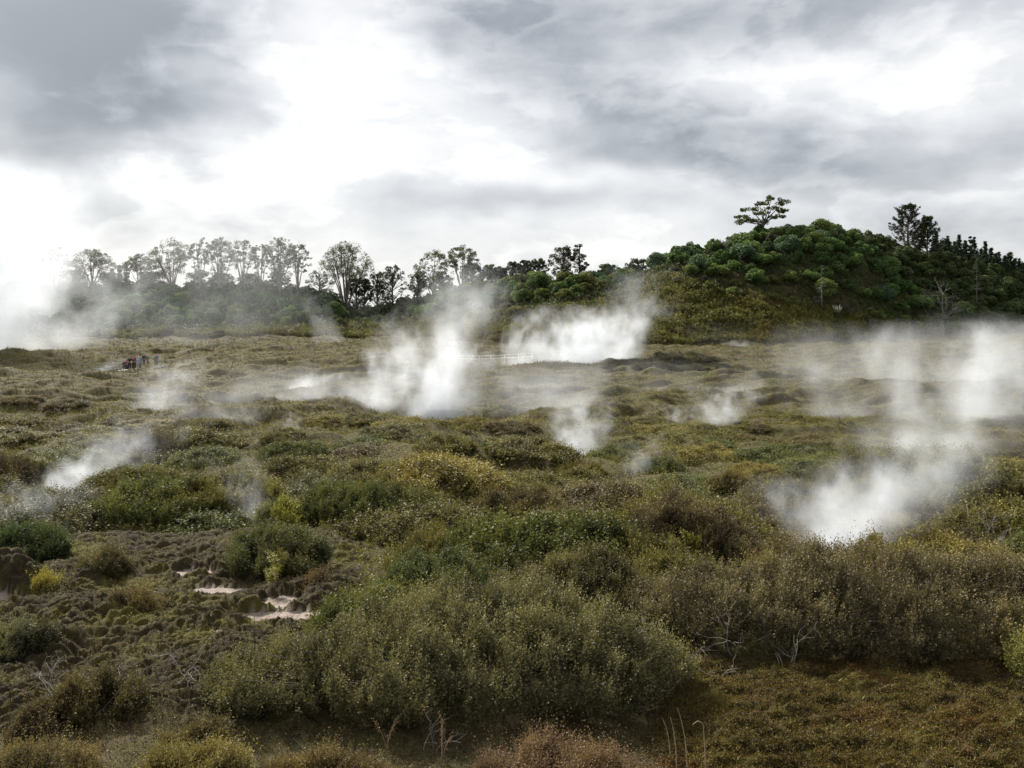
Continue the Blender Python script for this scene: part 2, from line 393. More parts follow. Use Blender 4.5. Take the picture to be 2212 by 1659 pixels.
def hill_mat():
    m, t = new_mat('hill_ground')
    pos = t.n('ShaderNodeNewGeometry').outputs['Position']
    n1 = t.noise(pos, .12, 5, .65); n2 = t.noise(pos, .9, 4, .65)
    col = t.mix(t.rng(n1, .35, .65), (.020, .030, .010, 1), (.040, .030, .014, 1))
    col = t.mix(t.rng(n2, .45, .7), col, (.045, .05, .014, 1))
    b = t.n('ShaderNodeBsdfPrincipled', Roughness=.95); t.put(b.inputs['Base Color'], col); b.inputs['Specular IOR Level'].default_value = .1
    t.t.links.new(b.outputs[0], t.n('ShaderNodeOutputMaterial').inputs['Surface'])
    return m
M_GROUND, M_HILL = ground_mat(), hill_mat()

# ------------------------------------------------------------------ ground and hills: one polar sheet, cut at the hill foot
def build_ground():
    az = np.radians(np.concatenate([np.linspace(-80, -36, 60, endpoint=False), np.linspace(-36, 36, 900, endpoint=False), np.linspace(36, 80, 61)]))
    r = np.concatenate([np.linspace(2, 11, 30, endpoint=False), np.geomspace(11, 30, 420, endpoint=False), np.geomspace(30, 330, 640, endpoint=False), np.geomspace(330, 4000, 25)])
    A, R = np.meshgrid(az, r); X = R * np.sin(A); Y = R * np.cos(A)
    Z = terrain(X, Y)
    na = len(az); nr = len(r)
    i = np.arange(nr - 1)[:, None] * na; j = np.arange(na - 1)[None]
    q = np.stack([i + j, i + j + 1, i + na + j + 1, i + na + j], -1).reshape(-1, 4)
    hm = hill_amount(X, Y).ravel()
    up = (Y > 150).ravel() & ((hm > .03) | (R.ravel() > 320))
    isq = up[q].all(1)
    V = np.stack([X.ravel(), Y.ravel(), Z.ravel()], 1)
    PX = pxof(X, Y).ravel()
    def sub(mask, name, mat):
        qq = q[mask]; used, inv = np.unique(qq, return_inverse=True)
        x, y = V[used, 0], V[used, 1]
        me = make_mesh(name, V[used], inv.reshape(-1, 4), (mat,), smooth_shade=True,
                       attrs={'moss': np.maximum(moss_left(x, y), moss_right(x, y)), 'clay': smooth(.42, .72, clay(x, y))})
        o = link(name, me); o['kind'] = 'structure'; return o
    sub(~isq, 'ground', M_GROUND)
    left = PX[q].mean(1) < 1000
    sub(isq & left, 'hill', M_HILL); sub(isq & ~left, 'hill', M_HILL)
build_ground()

# ------------------------------------------------------------------ shrubs
def canopy(lumps, power=.55):
    """height and gradient of a rounded canopy: lumps (x, y, rx, ry, h)"""
    def h(x, y):
        z = np.zeros_like(x)
        for cx, cyy, rx, ry, hh in lumps:
            d = ((x - cx) / rx) ** 2 + ((y - cyy) / ry) ** 2
            z = np.maximum(z, hh * np.clip(1 - d, 0, 1) ** power)
        return z
    return h
def shrub_parts(lumps, n, K=11, L=(.14, .30), size=.055, up=.75, lean=(.2, .05), rough=.18, seed=0, stems=10, noisef=1.6, depth=.16, hang=0.0, power=.6, spread=.62):
    h = canopy(lumps, power)
    x0 = min(l[0] - l[2] for l in lumps); x1 = max(l[0] + l[2] for l in lumps)
    y0 = min(l[1] - l[3] for l in lumps); y1 = max(l[1] + l[3] for l in lumps)
    P = []; Nn = []; got = 0; hmax = max(l[4] for l in lumps)
    while got < n:
        m = n * 6
        x = U(x0, x1, m); y = U(y0, y1, m); z = h(x, y); e = .03
        gx = (h(x + e, y) - h(x - e, y)) / (2 * e); gy = (h(x, y + e) - h(x, y - e)) / (2 * e)
        area = np.minimum(np.sqrt(1 + gx * gx + gy * gy), 6)
        cn = pnoise(x * 3.0 + seed * 7, y * 3.0 + seed) + .5 * pnoise(x * 1.3 + seed, y * 1.3 - seed * 3)
        gap = .26 + 1.9 * cn      # thin and thick places
        ok = (z > .03) & (U(0, 6, m) < area) & (U(0, 1, m) < .35 + gap)
        x, y, z, gx, gy = x[ok], y[ok], z[ok], gx[ok], gy[ok]
        z = z + rough * hmax * fbm(x * noisef + seed * 3.1, y * noisef, 3) + .21 * cn[ok] * np.minimum(1, hmax)
        N = norm(np.stack([-gx, -gy, np.ones_like(gx)], 1))
        p = np.stack([x, y, z], 1) - N * (np.abs(rng.normal(size=len(x))) * depth * hmax)[:, None]
        # the steep rim reaches down to the ground
        steep = np.minimum(np.hypot(gx, gy), 5) / 5
        p[:, 2] -= steep * U(0, .55, len(x)) * z * (.6 + hang)
        p[:, 2] = np.maximum(p[:, 2], U(.08, .22, len(x)) * hmax)
        p[:, :2] -= N[:, :2] * (np.clip(.35 * hmax - p[:, 2], 0, 1) * .9)[:, None]
        P.append(p); Nn.append(N); got += len(p)
    P = np.concatenate(P)[:n]; N = np.concatenate(Nn)[:n]; P[:, 2] = np.maximum(P[:, 2], .02)
    D = norm(N * (1 - up) + np.array([lean[0], lean[1], up]) + rng.normal(size=N.shape) * .28)
    Ls = U(L[0], L[1], n) * (1 + .8 * (U(0, 1, n) > .9))
    tones = np.clip(.5 + .5 * fbm(P[:, 0] * 1.1 + seed, P[:, 1] * 1.1 - seed, 3) + rng.normal(size=n) * .17, 0, 1)
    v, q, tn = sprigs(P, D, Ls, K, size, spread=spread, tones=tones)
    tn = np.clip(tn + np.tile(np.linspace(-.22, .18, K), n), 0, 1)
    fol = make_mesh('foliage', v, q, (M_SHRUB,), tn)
    a = Acc()
    for i in range(int(stems * 1.6)):
        k = rng.integers(n); p = P[k]; l = lumps[rng.integers(len(lumps))]
        b = np.array([lumps[0][0] + U(-.2, .2), lumps[0][1] + U(-.2, .2), .0])
        mid = (b + p) / 2 + np.array([U(-.15, .15), U(-.15, .15), .12])
        tt = np.linspace(0, 1, 6)[:, None]
        path = b * (1 - tt) ** 2 + mid * 2 * tt * (1 - tt) + (p + D[k] * U(.05, .45)) * tt ** 2
        a.tube(path, np.linspace(.020, .004, 6), 4)
    return fol, a.mesh('stems', (M_TWIG,))

SHRUB_GREEN, SHRUB_OLIVE, SHRUB_BROWN, SHRUB_GREY, SHRUB_GOLD, SHRUB_DARK = (.066, .082, .030), (.088, .086, .026), (.098, .070, .042), (.082, .086, .052), (.16, .125, .026), (.040, .058, .020)

def big_shrub(center, lumps, n, color, label, name='shrub', group=None, **kw):
    x, y = center; z = float(np.min(terrain(np.array([x, x - .5, x + .5]), np.array([y, y, y]), False)))
    r = root(name, (x, y, z - .03), label, 'shrub', group)
    fol, st = shrub_parts(lumps, n, **kw)
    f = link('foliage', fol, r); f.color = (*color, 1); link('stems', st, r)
    return r

M_LITTER = leaf_mat('litter_leaves', color=(.095, .078, .040), dark=.35, light=1.8, tip=(.20, .14, .05), tip_at=.85, brown_amt=.8, patch=.9, brown=(.08, .055, .035))
# foreground shrubs, each its own thing
FOOT = []          # footprints that the scattered scrub keeps clear of: x, y, rx, ry
def fg(px0, px1, d, depth, h, n, color, label, lumps=None, K=16, seed=1, **kw):
    """a shrub from picture column px0 to px1 whose middle is d metres away"""
    x0, x1 = d * (px0 - CX) / F, d * (px1 - CX) / F; cx = (x0 + x1) / 2; hw = (x1 - x0) / 2
    rr = np.random.default_rng(seed + 100)
    if h < .7: kw.setdefault('power', .95); kw.setdefault('rough', .3)
    if lumps is None:
        lumps = [(0, 0, hw * .8, depth * .9, h)]
        for i in range(6):
            u = rr.uniform(-.62, .62); lumps.append((u * hw, rr.uniform(-.3, .3) * depth, hw * rr.uniform(.3, .42), depth * rr.uniform(.55, .75), h * rr.uniform(.65, 1.0) * (1 - .25 * abs(u))))
    else: lumps = [(a * hw, b * depth, c * hw, e * depth, g * h) for a, b, c, e, g in lumps]
    FOOT.append((cx, d, hw, depth))
    return big_shrub((cx, d), lumps, n, color, label, K=K, seed=seed, **kw)

fg(420, 1500, 14.9, 1.75, 1.38, 15000, (.138, .132, .066), 'largest grey green dome shaped shrub, with dark hollow underside, between two mossy clearings',
   lumps=[(.12, .1, .55, 1.0, 1.0), (-.28, .0, .45, .9, .74), (.5, .05, .45, .95, .9), (-.68, -.15, .3, .7, .46), (.82, .2, .22, .6, .6), (-.02, .5, .45, .7, .98), (.3, .55, .5, .6, 1.02), (-.1, -.45, .4, .55, .74), (.35, -.45, .4, .5, .74)],
   L=(.18, .42), size=.038, seed=1, power=.5, stems=46, hang=.2)
fg(1390, 2330, 17.7, 1.9, 1.36, 15000, (.128, .110, .062), 'wide brownish green shrub with dark base, behind the orange brown mat of creeping plants',
   lumps=[(-.2, 0, .42, .95, .95), (.25, .1, .5, 1.0, 1.0), (-.6, .05, .38, .8, .8), (.7, .1, .4, .9, .95), (0, .5, .6, .6, 1.0), (-.42, -.4, .3, .5, .62), (.1, -.5, .35, .5, .7), (.45, -.5, .35, .45, .7), (-.8, .25, .28, .6, .66)],
   L=(.18, .42), size=.040, seed=2, power=.5, stems=46, hang=.3)
fg(960, 1490, 11.6, .72, .62, 5200, (0.172, 0.115, 0.071), 'low pinkish brown twiggy shrub at the bottom edge, below the largest grey green shrub', L=(0.14, 0.39), size=0.024, seed=3, stems=60, up=.85)
fg(-60, 260, 11.7, .8, .62, 3000, (.150, .122, .060), 'straw gold bush in the bottom left corner', L=(0.14, 0.33), size=0.027, seed=4, stems=26, up=.8)
fg(230, 600, 11.9, .62, .44, 2400, (.190, .160, .060), 'low bush with bright yellow leaves beside the straw gold corner bush', L=(0.14, 0.30), size=0.029, seed=5, stems=22)
fg(540, 860, 11.9, .6, .42, 2600, (0.138, 0.105, 0.046), 'low brown bush between the yellow leaved bush and the pinkish brown shrub', L=(0.11, 0.30), size=0.027, seed=6, stems=30)
fg(100, 330, 14.0, .65, .6, 2600, (0.097, 0.084, 0.041), 'small dark round shrub standing in the mossy clearing', L=(0.14, 0.30), size=0.035, seed=7, stems=20, hang=.3)
fg(-60, 130, 16.8, .7, .45, 1500, (0.103, 0.109, 0.063), 'pale grey green shrub at the left edge of the mossy clearing', L=(0.14, 0.30), size=0.036, seed=8)
fg(225, 360, 18.9, .55, .42, 1300, (0.138, 0.109, 0.052), 'sparse brown shrub in the middle of the mossy clearing', L=(0.14, 0.33), size=0.032, seed=9, stems=30)
fg(150, 290, 21.8, .7, .5, 1500, (.120, .108, .052), 'sparse straw brown shrub on the upper part of the mossy clearing', L=(0.16, 0.36), size=0.036, seed=10, stems=30)
fg(-40, 160, 23.5, 1.0, .75, 2000, (0.069, 0.096, 0.039), 'dark green shrub above the mossy bank and pale clay hollow', L=(0.19, 0.42), size=0.044, seed=11)
fg(70, 140, 20.2, .42, .45, 700, (0.262, 0.230, 0.057), 'small yellow green bush beside the pale clay hollow', L=(0.14, 0.33), size=0.034, seed=12)
fg(480, 720, 22.4, 1.25, .88, 3600, (0.103, 0.113, 0.052), 'rounded grey green shrub standing just behind the yellow shoots', L=(0.19, 0.42), size=0.044, seed=13, hang=.2)
fg(760, 1120, 19.6, 1.3, .95, 5200, (0.091, 0.109, 0.048), 'soft green shrub behind the pink clay patch and the largest shrub', L=(0.16, 0.39), size=0.040, seed=14)
fg(1040, 1460, 19.4, 1.3, .98, 5600, (0.108, 0.100, 0.048), 'drab olive shrub joining the largest shrub to the wide brownish one', L=(0.16, 0.39), size=0.040, seed=15)
fg(640, 750, 20.6, .55, .3, 1300, (0.097, 0.070, 0.041), 'brown tangled shrub on the rim above the pink clay patch', L=(0.14, 0.30), size=0.032, seed=16, stems=40)
fg(1290, 1640, 24.0, 1.6, 1.25, 5600, (0.116, 0.094, 0.052), 'reddish brown shrub in front of the big right steam vent', L=(0.19, 0.45), size=0.045, seed=17)
fg(640, 960, 28.2, 1.6, .95, 4600, (.082, .094, .034), 'dark green thicket to the right of the yellow ferns', L=(0.20, 0.45), size=0.048, seed=18, hang=.2)
fg(545, 690, 28.4, .8, .8, 1300, (.22, .22, .05), 'bright yellow green fern thicket in thin steam', L=(0.27, 0.60), size=0.060, seed=19)
fg(2165, 2290, 15.7, .5, .6, 1100, (.18, .18, .06), 'bright lime leaved bush at the right edge of the creeping mat', L=(0.19, 0.42), size=0.036, seed=20)
fg(1500, 1660, 32.0, 1.0, .75, 1900, (0.117, 0.096, 0.040), 'flat topped brown shrub left of the big right steam vent', L=(0.19, 0.42), size=0.048, seed=21)
fg(235, 420, 41.0, 1.5, 1.15, 2000, (0.062, 0.054, 0.030), 'dark bare twigged shrub behind the left steam vent', L=(0.27, 0.68), size=0.040, seed=22, stems=70)
fg(-60, 70, 35.0, 1.4, 1.2, 1900, (0.069, 0.056, 0.032), 'dark shrub at the left edge in front of the left steam vent', L=(0.27, 0.60), size=0.044, seed=23, stems=40)

fg(620, 800, 11.3, .5, .36, 1500, (.12, .095, .055), 'low straw brown tuft at the bottom edge, left of the dry brown shoots', L=(.10, .3), size=.03, seed=24, stems=30, up=.85)
fg(840, 990, 11.2, .4, .30, 1200, (.10, .088, .050), 'small drab tuft at the bottom edge between the dry brown shoots', L=(.10, .28), size=.03, seed=25, stems=26, up=.85)
fg(330, 520, 12.9, .45, .34, 1300, (.12, .10, .045), 'small straggly olive tuft behind the yellow leaved bush', L=(.10, .28), size=.032, seed=26, stems=26, up=.8)
fg(20, 120, 13.4, .5, .36, 1200, (.11, .088, .05), 'low brown tuft behind the straw gold corner bush', L=(.10, .3), size=.034, seed=27, stems=26, up=.8)
# scattered scrub: eight kinds, then copies
protos = []
for i in range(8):
    rr = np.random.default_rng(50 + i)
    lumps = [(0, 0, 1.35, 1.2, .82)] + [(rr.uniform(-.95, .95), rr.uniform(-.8, .8), rr.uniform(.6, 1.0), rr.uniform(.55, .9), rr.uniform(.5, .95)) for _ in range(5)]
    r0 = root('shrub', (0, -60 - 4 * i, -30), 'olive shrub', 'shrub', 'low shrubs filling the middle of the field')
    fol, st = shrub_parts(lumps, 2200, K=13, L=(.18, .44), size=.052, power=.85, seed=60 + i, stems=14)
    link('foliage', fol, r0); link('stems', st, r0); protos.append(r0)
CNAME = {'green': (.090, .104, .034), 'olive': (.122, .114, .036), 'brown': (.114, .094, .046), 'grey green': (.104, .104, .054), 'golden': (.178, .150, .042), 'dark green': (.060, .070, .026)}
pts = []; used = 0
cand_y = np.sqrt(U(17.2 ** 2, 60 ** 2, 9000)); cand_x = cand_y * U(-.72, .72, 9000)
order = np.argsort(cand_y)
place = []
for k in rng.permutation(9000):
    x, y = cand_x[k], cand_y[k]
    sp = 1.75 + .024 * y
    if any((x - a) ** 2 + ((y - b) * 1.15) ** 2 < sp * sp for a, b in place): continue
    r = x / y
    if moss_left(x, y) > .25 or moss_right(x, y) > .3 or float(clay(np.array(x), np.array(y))) > .15: continue
    if any(((x - a) / (c + .5)) ** 2 + ((y - b) / (e + .5)) ** 2 < 1 for a, b, c, e in FOOT): continue
    if any(((x - a) / c) ** 2 + ((y - b) / c) ** 2 < 1 for a, b, c in ((9.8, 24.4, 2.3), (3.1, 44, 2.2), (-17.6, 34.5, 2.0), (-16, 30, 2.0))): continue
    place.append((x, y))
place = sorted(place, key=lambda p: p[1])[:285]; print('shrubs', len(place))
for k, (x, y) in enumerate(place):
    r = x / y; f1 = float(fbm(np.array(x / 6), np.array(y / 6), 2)) + U(-.2, .2)
    if r > .42 and 25 < y < 40: c = 'golden' if f1 > .1 else 'olive'
    elif .1 < r < .4 and y < 30: c = 'brown' if f1 > -.1 else 'olive'
    elif y > 46: c = 'golden' if f1 > .35 else 'olive' if f1 > -.2 else 'brown'
    else: c = 'golden' if f1 > .45 else 'olive' if f1 > .1 else 'green' if f1 > -.2 else 'grey green' if f1 > -.4 else 'brown' if f1 > -.6 else 'dark green'
    base = np.array(CNAME[c]) * U(.88, 1.14)
    zone = ('left of the yellow ferns' if r < -.3 else 'in the middle of the field' if r < .12 else 'around the right steam vents')
    dist = 'near' if y < 28 else 'farther back' if y < 42 else 'by the distant vents'
    lab = f'{c} low shrub {zone}, ' + {'near': 'among the nearest scrub', 'farther back': 'in the middle belt', 'by the distant vents': 'beside the far heath'}[dist]
    s = U(.85, 1.7); hs = (.5 + .5 * s) * U(.55, 1.05) * (1 if y < 33 else .72 if y < 44 else .5)
    dup(protos[k % 8] if k >= 8 else protos[k], (x, y, tz(x, y) - .12), U(0, 6.28), (s * U(.9, 1.3), s * U(.85, 1.1), hs), lab, None, base) if k >= 8 else None
    if k < 8:
        p = protos[k]; p.location = (x, y, tz(x, y) - .12); p.rotation_euler = (0, 0, U(0, 6.28)); p['label'] = lab
        for ch in p.children: ch.color = (*base, 1)

# ------------------------------------------------------------------ ground cover nobody could count
def scatter(n, ylo, yhi, keep, power=1.0, wide=.75):
    """points on the ground, thinning out with distance"""
    P = []; got = 0
    while got < n:
        m = n * 2; y = ylo * (yhi / ylo) ** (U(0, 1, m) ** power); x = y * U(-wide, wide, m)
        ok = keep(x, y); P.append(np.stack([x[ok], y[ok]], 1)); got += int(ok.sum())
    P = np.concatenate(P)[:n]; return P[:, 0], P[:, 1]
def cover(name, n, ylo, yhi, keep, mat, K, L, size, label, up=.8, spread=.9, width=.36, power=1.0, ref=0, fine=True, lean=(0, 0)):
    x, y = scatter(n, ylo, yhi, keep, power)
    z = terrain(x, y, fine)
    k = np.ones(n) if not ref else np.maximum(1, y / ref)
    D = norm(np.stack([rng.normal(size=n) * .35 + lean[0], rng.normal(size=n) * .35 + lean[1], np.full(n, up)], 1))
    Ls = U(L[0], L[1], n) * k
    tones = np.clip(.48 + .33 * fbm(x / (1.1 * k), y / (1.1 * k), 3) + .22 * fbm(x / 9, y / 5, 2) * (k > 0) + rng.normal(size=n) * .16, 0, 1)
    v, q, t = sprigs(np.stack([x, y, z - .02], 1), D, Ls, K, size * np.repeat(k, K).reshape(n, K), spread=spread, width=width, tones=tones)
    o = link(name, make_mesh(name, v, q, (mat,), t)); o['kind'] = 'stuff'; o['label'] = label
    return o
nohill = lambda x, y: hill_amount(x, y) < .04
isclay = lambda x, y: clay(x, y) > U(.05, .5, len(x))
cover('undergrowth', 40000, 16.5, 62, lambda x, y: (moss_left(x, y) < .5) & (moss_right(x, y) < .5) & ~isclay(x, y), M_HEATH, 8, (.18, .5), .065, 'olive and brown undergrowth between the low shrubs', power=.8)
cover('moss', 52000, 12.6, 29, lambda x, y: (moss_left(x, y) > U(.1, .6, len(x))) & ~isclay(x, y), M_MOSS, 5, (.02, .055), .032, 'dark brown and green cushion moss on the hummocky clearing', spread=1.0, width=.2)
cover('creeping_plants', 46000, 10.8, 17.5, lambda x, y: (moss_right(x, y) > U(.1, .6, len(x))), M_MAT, 6, (.05, .19), .042, 'orange brown and green mat of creeping plants in the clearing', spread=.8, width=.22, up=.35, lean=(.3, -.35))
cover('grass', 1800, 10.6, 24, lambda x, y: (np.maximum(moss_right(x, y), moss_left(x, y)) > .4) & (fbm(x * .9, y * .9, 2) > .12), leaf_mat('grass_blades', color=(.17, .165, .06), dark=.5, light=1.6, tip_amt=.3, brown_amt=.5, patch=1.2), 5, (.06, .16), .085, 'sparse pale green grass blades over the mossy clearings', spread=.7, width=.07, up=.5, lean=(.3, 0))
cover('leaf_litter', 17000, 10.4, 17, lambda x, y: (moss_left(x, y) < .6) & (moss_right(x, y) < .6), M_LITTER, 7, (.05, .22), .034, 'dark mossy litter under the nearest shrubs', spread=1, width=.25)
cover('heath', 90000, 50, 205, lambda x, y: nohill(x, y) & ~isclay(x, y), M_HEATH, 8, (.10, .24), .085, 'low olive and gold heath covering the far flat', ref=80, spread=1.2, fine=True, power=1.0, up=.55)
def on_slope(x, y):
    a = hill_amount(x, y); z = terrain(x, y, False); px = pxof(x, y)
    return (a > .03) & (pyof(z, y) > FOREST_PY(px) - 12) & (y < RDIST(px) + 4)
cover('slope_heath', 40000, 158, 260, on_slope, M_SLOPE, 9, (.4, 1.2), .29, 'olive and rust coloured heath on the lower hill slopes', ref=170, spread=1.0, fine=False, up=.6)
def in_forest(x, y):
    a = hill_amount(x, y); z = terrain(x, y, False); px = pxof(x, y)
    return (a > .05) & (pyof(z, y) < FOREST_PY(px) + 8) & (y < RDIST(px) + 12)
cover('forest_undergrowth', 15000, 160, 300, in_forest, leaf_mat('forest_floor_leaves', color=(.060, .080, .030), dark=.5, light=1.5, tip_amt=.1, brown_amt=.4, patch=.15), 9, (.4, 1.3), .38, 'dark scrub under the hill bushes', ref=170, spread=1.0, fine=False, up=.7)

# dark shrubs on the low crater bank in the distance
for i, (px, d, sw) in enumerate([(1325, 110, 1.1), (1365, 111, 1.5), (1408, 109, 1.2), (1440, 112, 1.6), (1480, 110, 1.3), (1515, 112, 1.5), (1340, 106, 1.3), (1420, 105, 1.5), (1495, 106, 1.2), (1545, 108, 1.2)]):
    x = d * (px - CX) / F; dup(protos[i % 8], (x, d, tz(x, d) - .1), U(0, 6.28), (sw * 1.5, sw, sw * .6), f'dark shrub on the {"crest" if d > 108 else "near side"} of the low crater bank beside the brightest steam', 'dark shrubs on the crater bank', (.050, .050, .026))

# ------------------------------------------------------------------ hill bushes
def bush_mesh(seed, rad=2.5, hgt=3.2, n=2500, size=.29, nl=13, pointy=0.0):
    rr = np.random.default_rng(seed)
    a = rr.uniform(0, 2 * np.pi, nl); el = np.arccos(rr.uniform(.02, 1, nl))
    C = np.stack([np.sin(el) * np.cos(a) * rad * .68, np.sin(el) * np.sin(a) * rad * .68, np.cos(el) * hgt * .62 + hgt * .18], 1)
    R = rr.uniform(.20, .42, nl) * rad
    R *= 1 - pointy * C[:, 2] / hgt
    k = rr.choice(nl, n, p=R ** 2 / (R ** 2).sum())
    d = norm(rr.normal(size=(n, 3)) + [0, 0, .35]); p = C[k] + d * (R[k] * rr.uniform(.72, 1.06, n))[:, None] * [1, 1, .85]
    A = norm(rr.normal(size=(n, 3)) + d * .5 + [0, 0, .2]); S = norm(np.cross(A, d + rr.normal(size=(n, 3)) * .5))
    v, q = leaf_quads(p - A * size * .5, A, S, size * rr.uniform(.6, 1.4, n), .36)
    v[:, 2] = np.maximum(v[:, 2], -.6)
    tn = np.clip(.5 + rr.normal(size=nl)[k] * .17 + rr.normal(size=n) * .16, 0, 1)
    return v, q, tn
BV = [bush_mesh(200 + i, U(2.1, 2.8), U(2.6, 3.8), nl=int(U(16, 30)), pointy=.5 if i % 4 == 3 else 0) for i in range(10)]
BM = [make_mesh('bush', v, q, (M_CLUMP,), t) for v, q, t in BV]
BCOL = {'deep green': (.068, .118, .040), 'mid green': (.092, .142, .048), 'yellow green': (.120, .158, .050), 'blue green': (.074, .118, .070), 'grey brown': (.105, .105, .078), 'olive': (.110, .122, .042)}
cands = []
N = 60000
cy_ = np.sqrt(U(160 ** 2, 300 ** 2, N)); cx_ = cy_ * U(-.68, .68, N)
ok = in_forest(cx_, cy_) & (pyof(terrain(cx_, cy_, False), cy_) < FOREST_PY(pxof(cx_, cy_)) + U(-10, 6, N)) & (cy_ < RDIST(pxof(cx_, cy_)) + 8)
cx_, cy_ = cx_[ok], cy_[ok]
grid = {}
for x, y in zip(cx_, cy_):
    sp = 4.7 if rng.random() < .6 else 3.4
    g = (int(x // 5), int(y // 5)); bad = False
    for i in (-1, 0, 1):
        for j in (-1, 0, 1):
            for a, b in grid.get((g[0] + i, g[1] + j), ()):
                if (a - x) ** 2 + (b - y) ** 2 < sp * sp: bad = True
    if bad: continue
    grid.setdefault(g, []).append((x, y)); cands.append((x, y))
cands = [c for c in cands if abs(pxof(*c) - CX) < 1340]
def prominence(c):
    px = float(pxof(*c)); s = 0 if -30 < px < 2240 else 3000
    past = c[1] - float(RDIST(px)); s += 400 if past > 3 else 0
    return s + c[1] + (60 if px < 240 else 0)
cands.sort(key=prominence)
rest = Acc(); MASS = 286
print('hill bushes', len(cands))
for k, (x, y) in enumerate(cands):
    px = float(pxof(x, y)); z = tz(x, y); py = pyof(z, y); f1 = float(fbm(np.array(x / 14), np.array(y / 14), 2)) + U(-.55, .55)
    low = py > FOREST_PY(px) - 26
    if low: c = ['olive', 'grey brown', 'olive', 'yellow green'][int(U(0, 4))]
    else: c = 'deep green' if f1 < -.25 else 'mid green' if f1 < .12 else 'blue green' if f1 < .35 else 'yellow green' if f1 < .55 else 'mid green' if f1 < .7 else 'olive' if f1 < .85 else 'grey brown'
    if 980 < px < 1400 and rng.random() < .35: c = 'grey brown' if low else 'olive'
    s = U(.85, 1.4) * (.55 if low else 1.0) * (1.12 if y > 235 else 1) * (.85 if px < 1400 else 1.0)
    i = int(U(0, 10)); rz = U(0, 6.28); sc = (s * U(.9, 1.2), s * U(.9, 1.2), s * U(.75, 1.1))
    if k < MASS:
        o = link('bush', BM[i]); o.location = (x, y, z - .25); o.rotation_euler = (0, 0, rz); o.scale = sc
        o.color = (*(np.array(BCOL[c]) * U(.8, 1.2) * (1.2 if px > 1840 else 1)), 1)  # colour lightened on the right flank to offset the shade falling there
        where = 'on the left hill under the gum trees' if px < 800 else 'on the saddle between the two hills' if px < 1400 else 'on the face of the big right hill' if px < 1900 else 'on the right shoulder below the pines'
        hgt = 'low on the slope' if low else 'along the skyline' if py < RIDGE_PY(px) + 14 else 'part way up'
        tag(o, f'{c} rounded bush {where}, {hgt}', 'bush', 'bushes packed over the hills')
    else:
        v, q, t = BV[i]; v = v * np.array(sc); ca, sa = math.cos(rz), math.sin(rz)
        v = np.stack([v[:, 0] * ca - v[:, 1] * sa + x, v[:, 0] * sa + v[:, 1] * ca + y, v[:, 2] + z - .25], 1); rest.add(v, q, t)
if rest.v:
    o = link('distant_scrub', rest.mesh('distant_scrub', (leaf_mat('distant_scrub_leaves', color=(.066, .094, .036), dark=.5, light=1.6, brown_amt=.4, patch=.08, tip_amt=.2),))); o['kind'] = 'stuff'; o['label'] = 'remaining mass of small green bushes behind the hill crests'
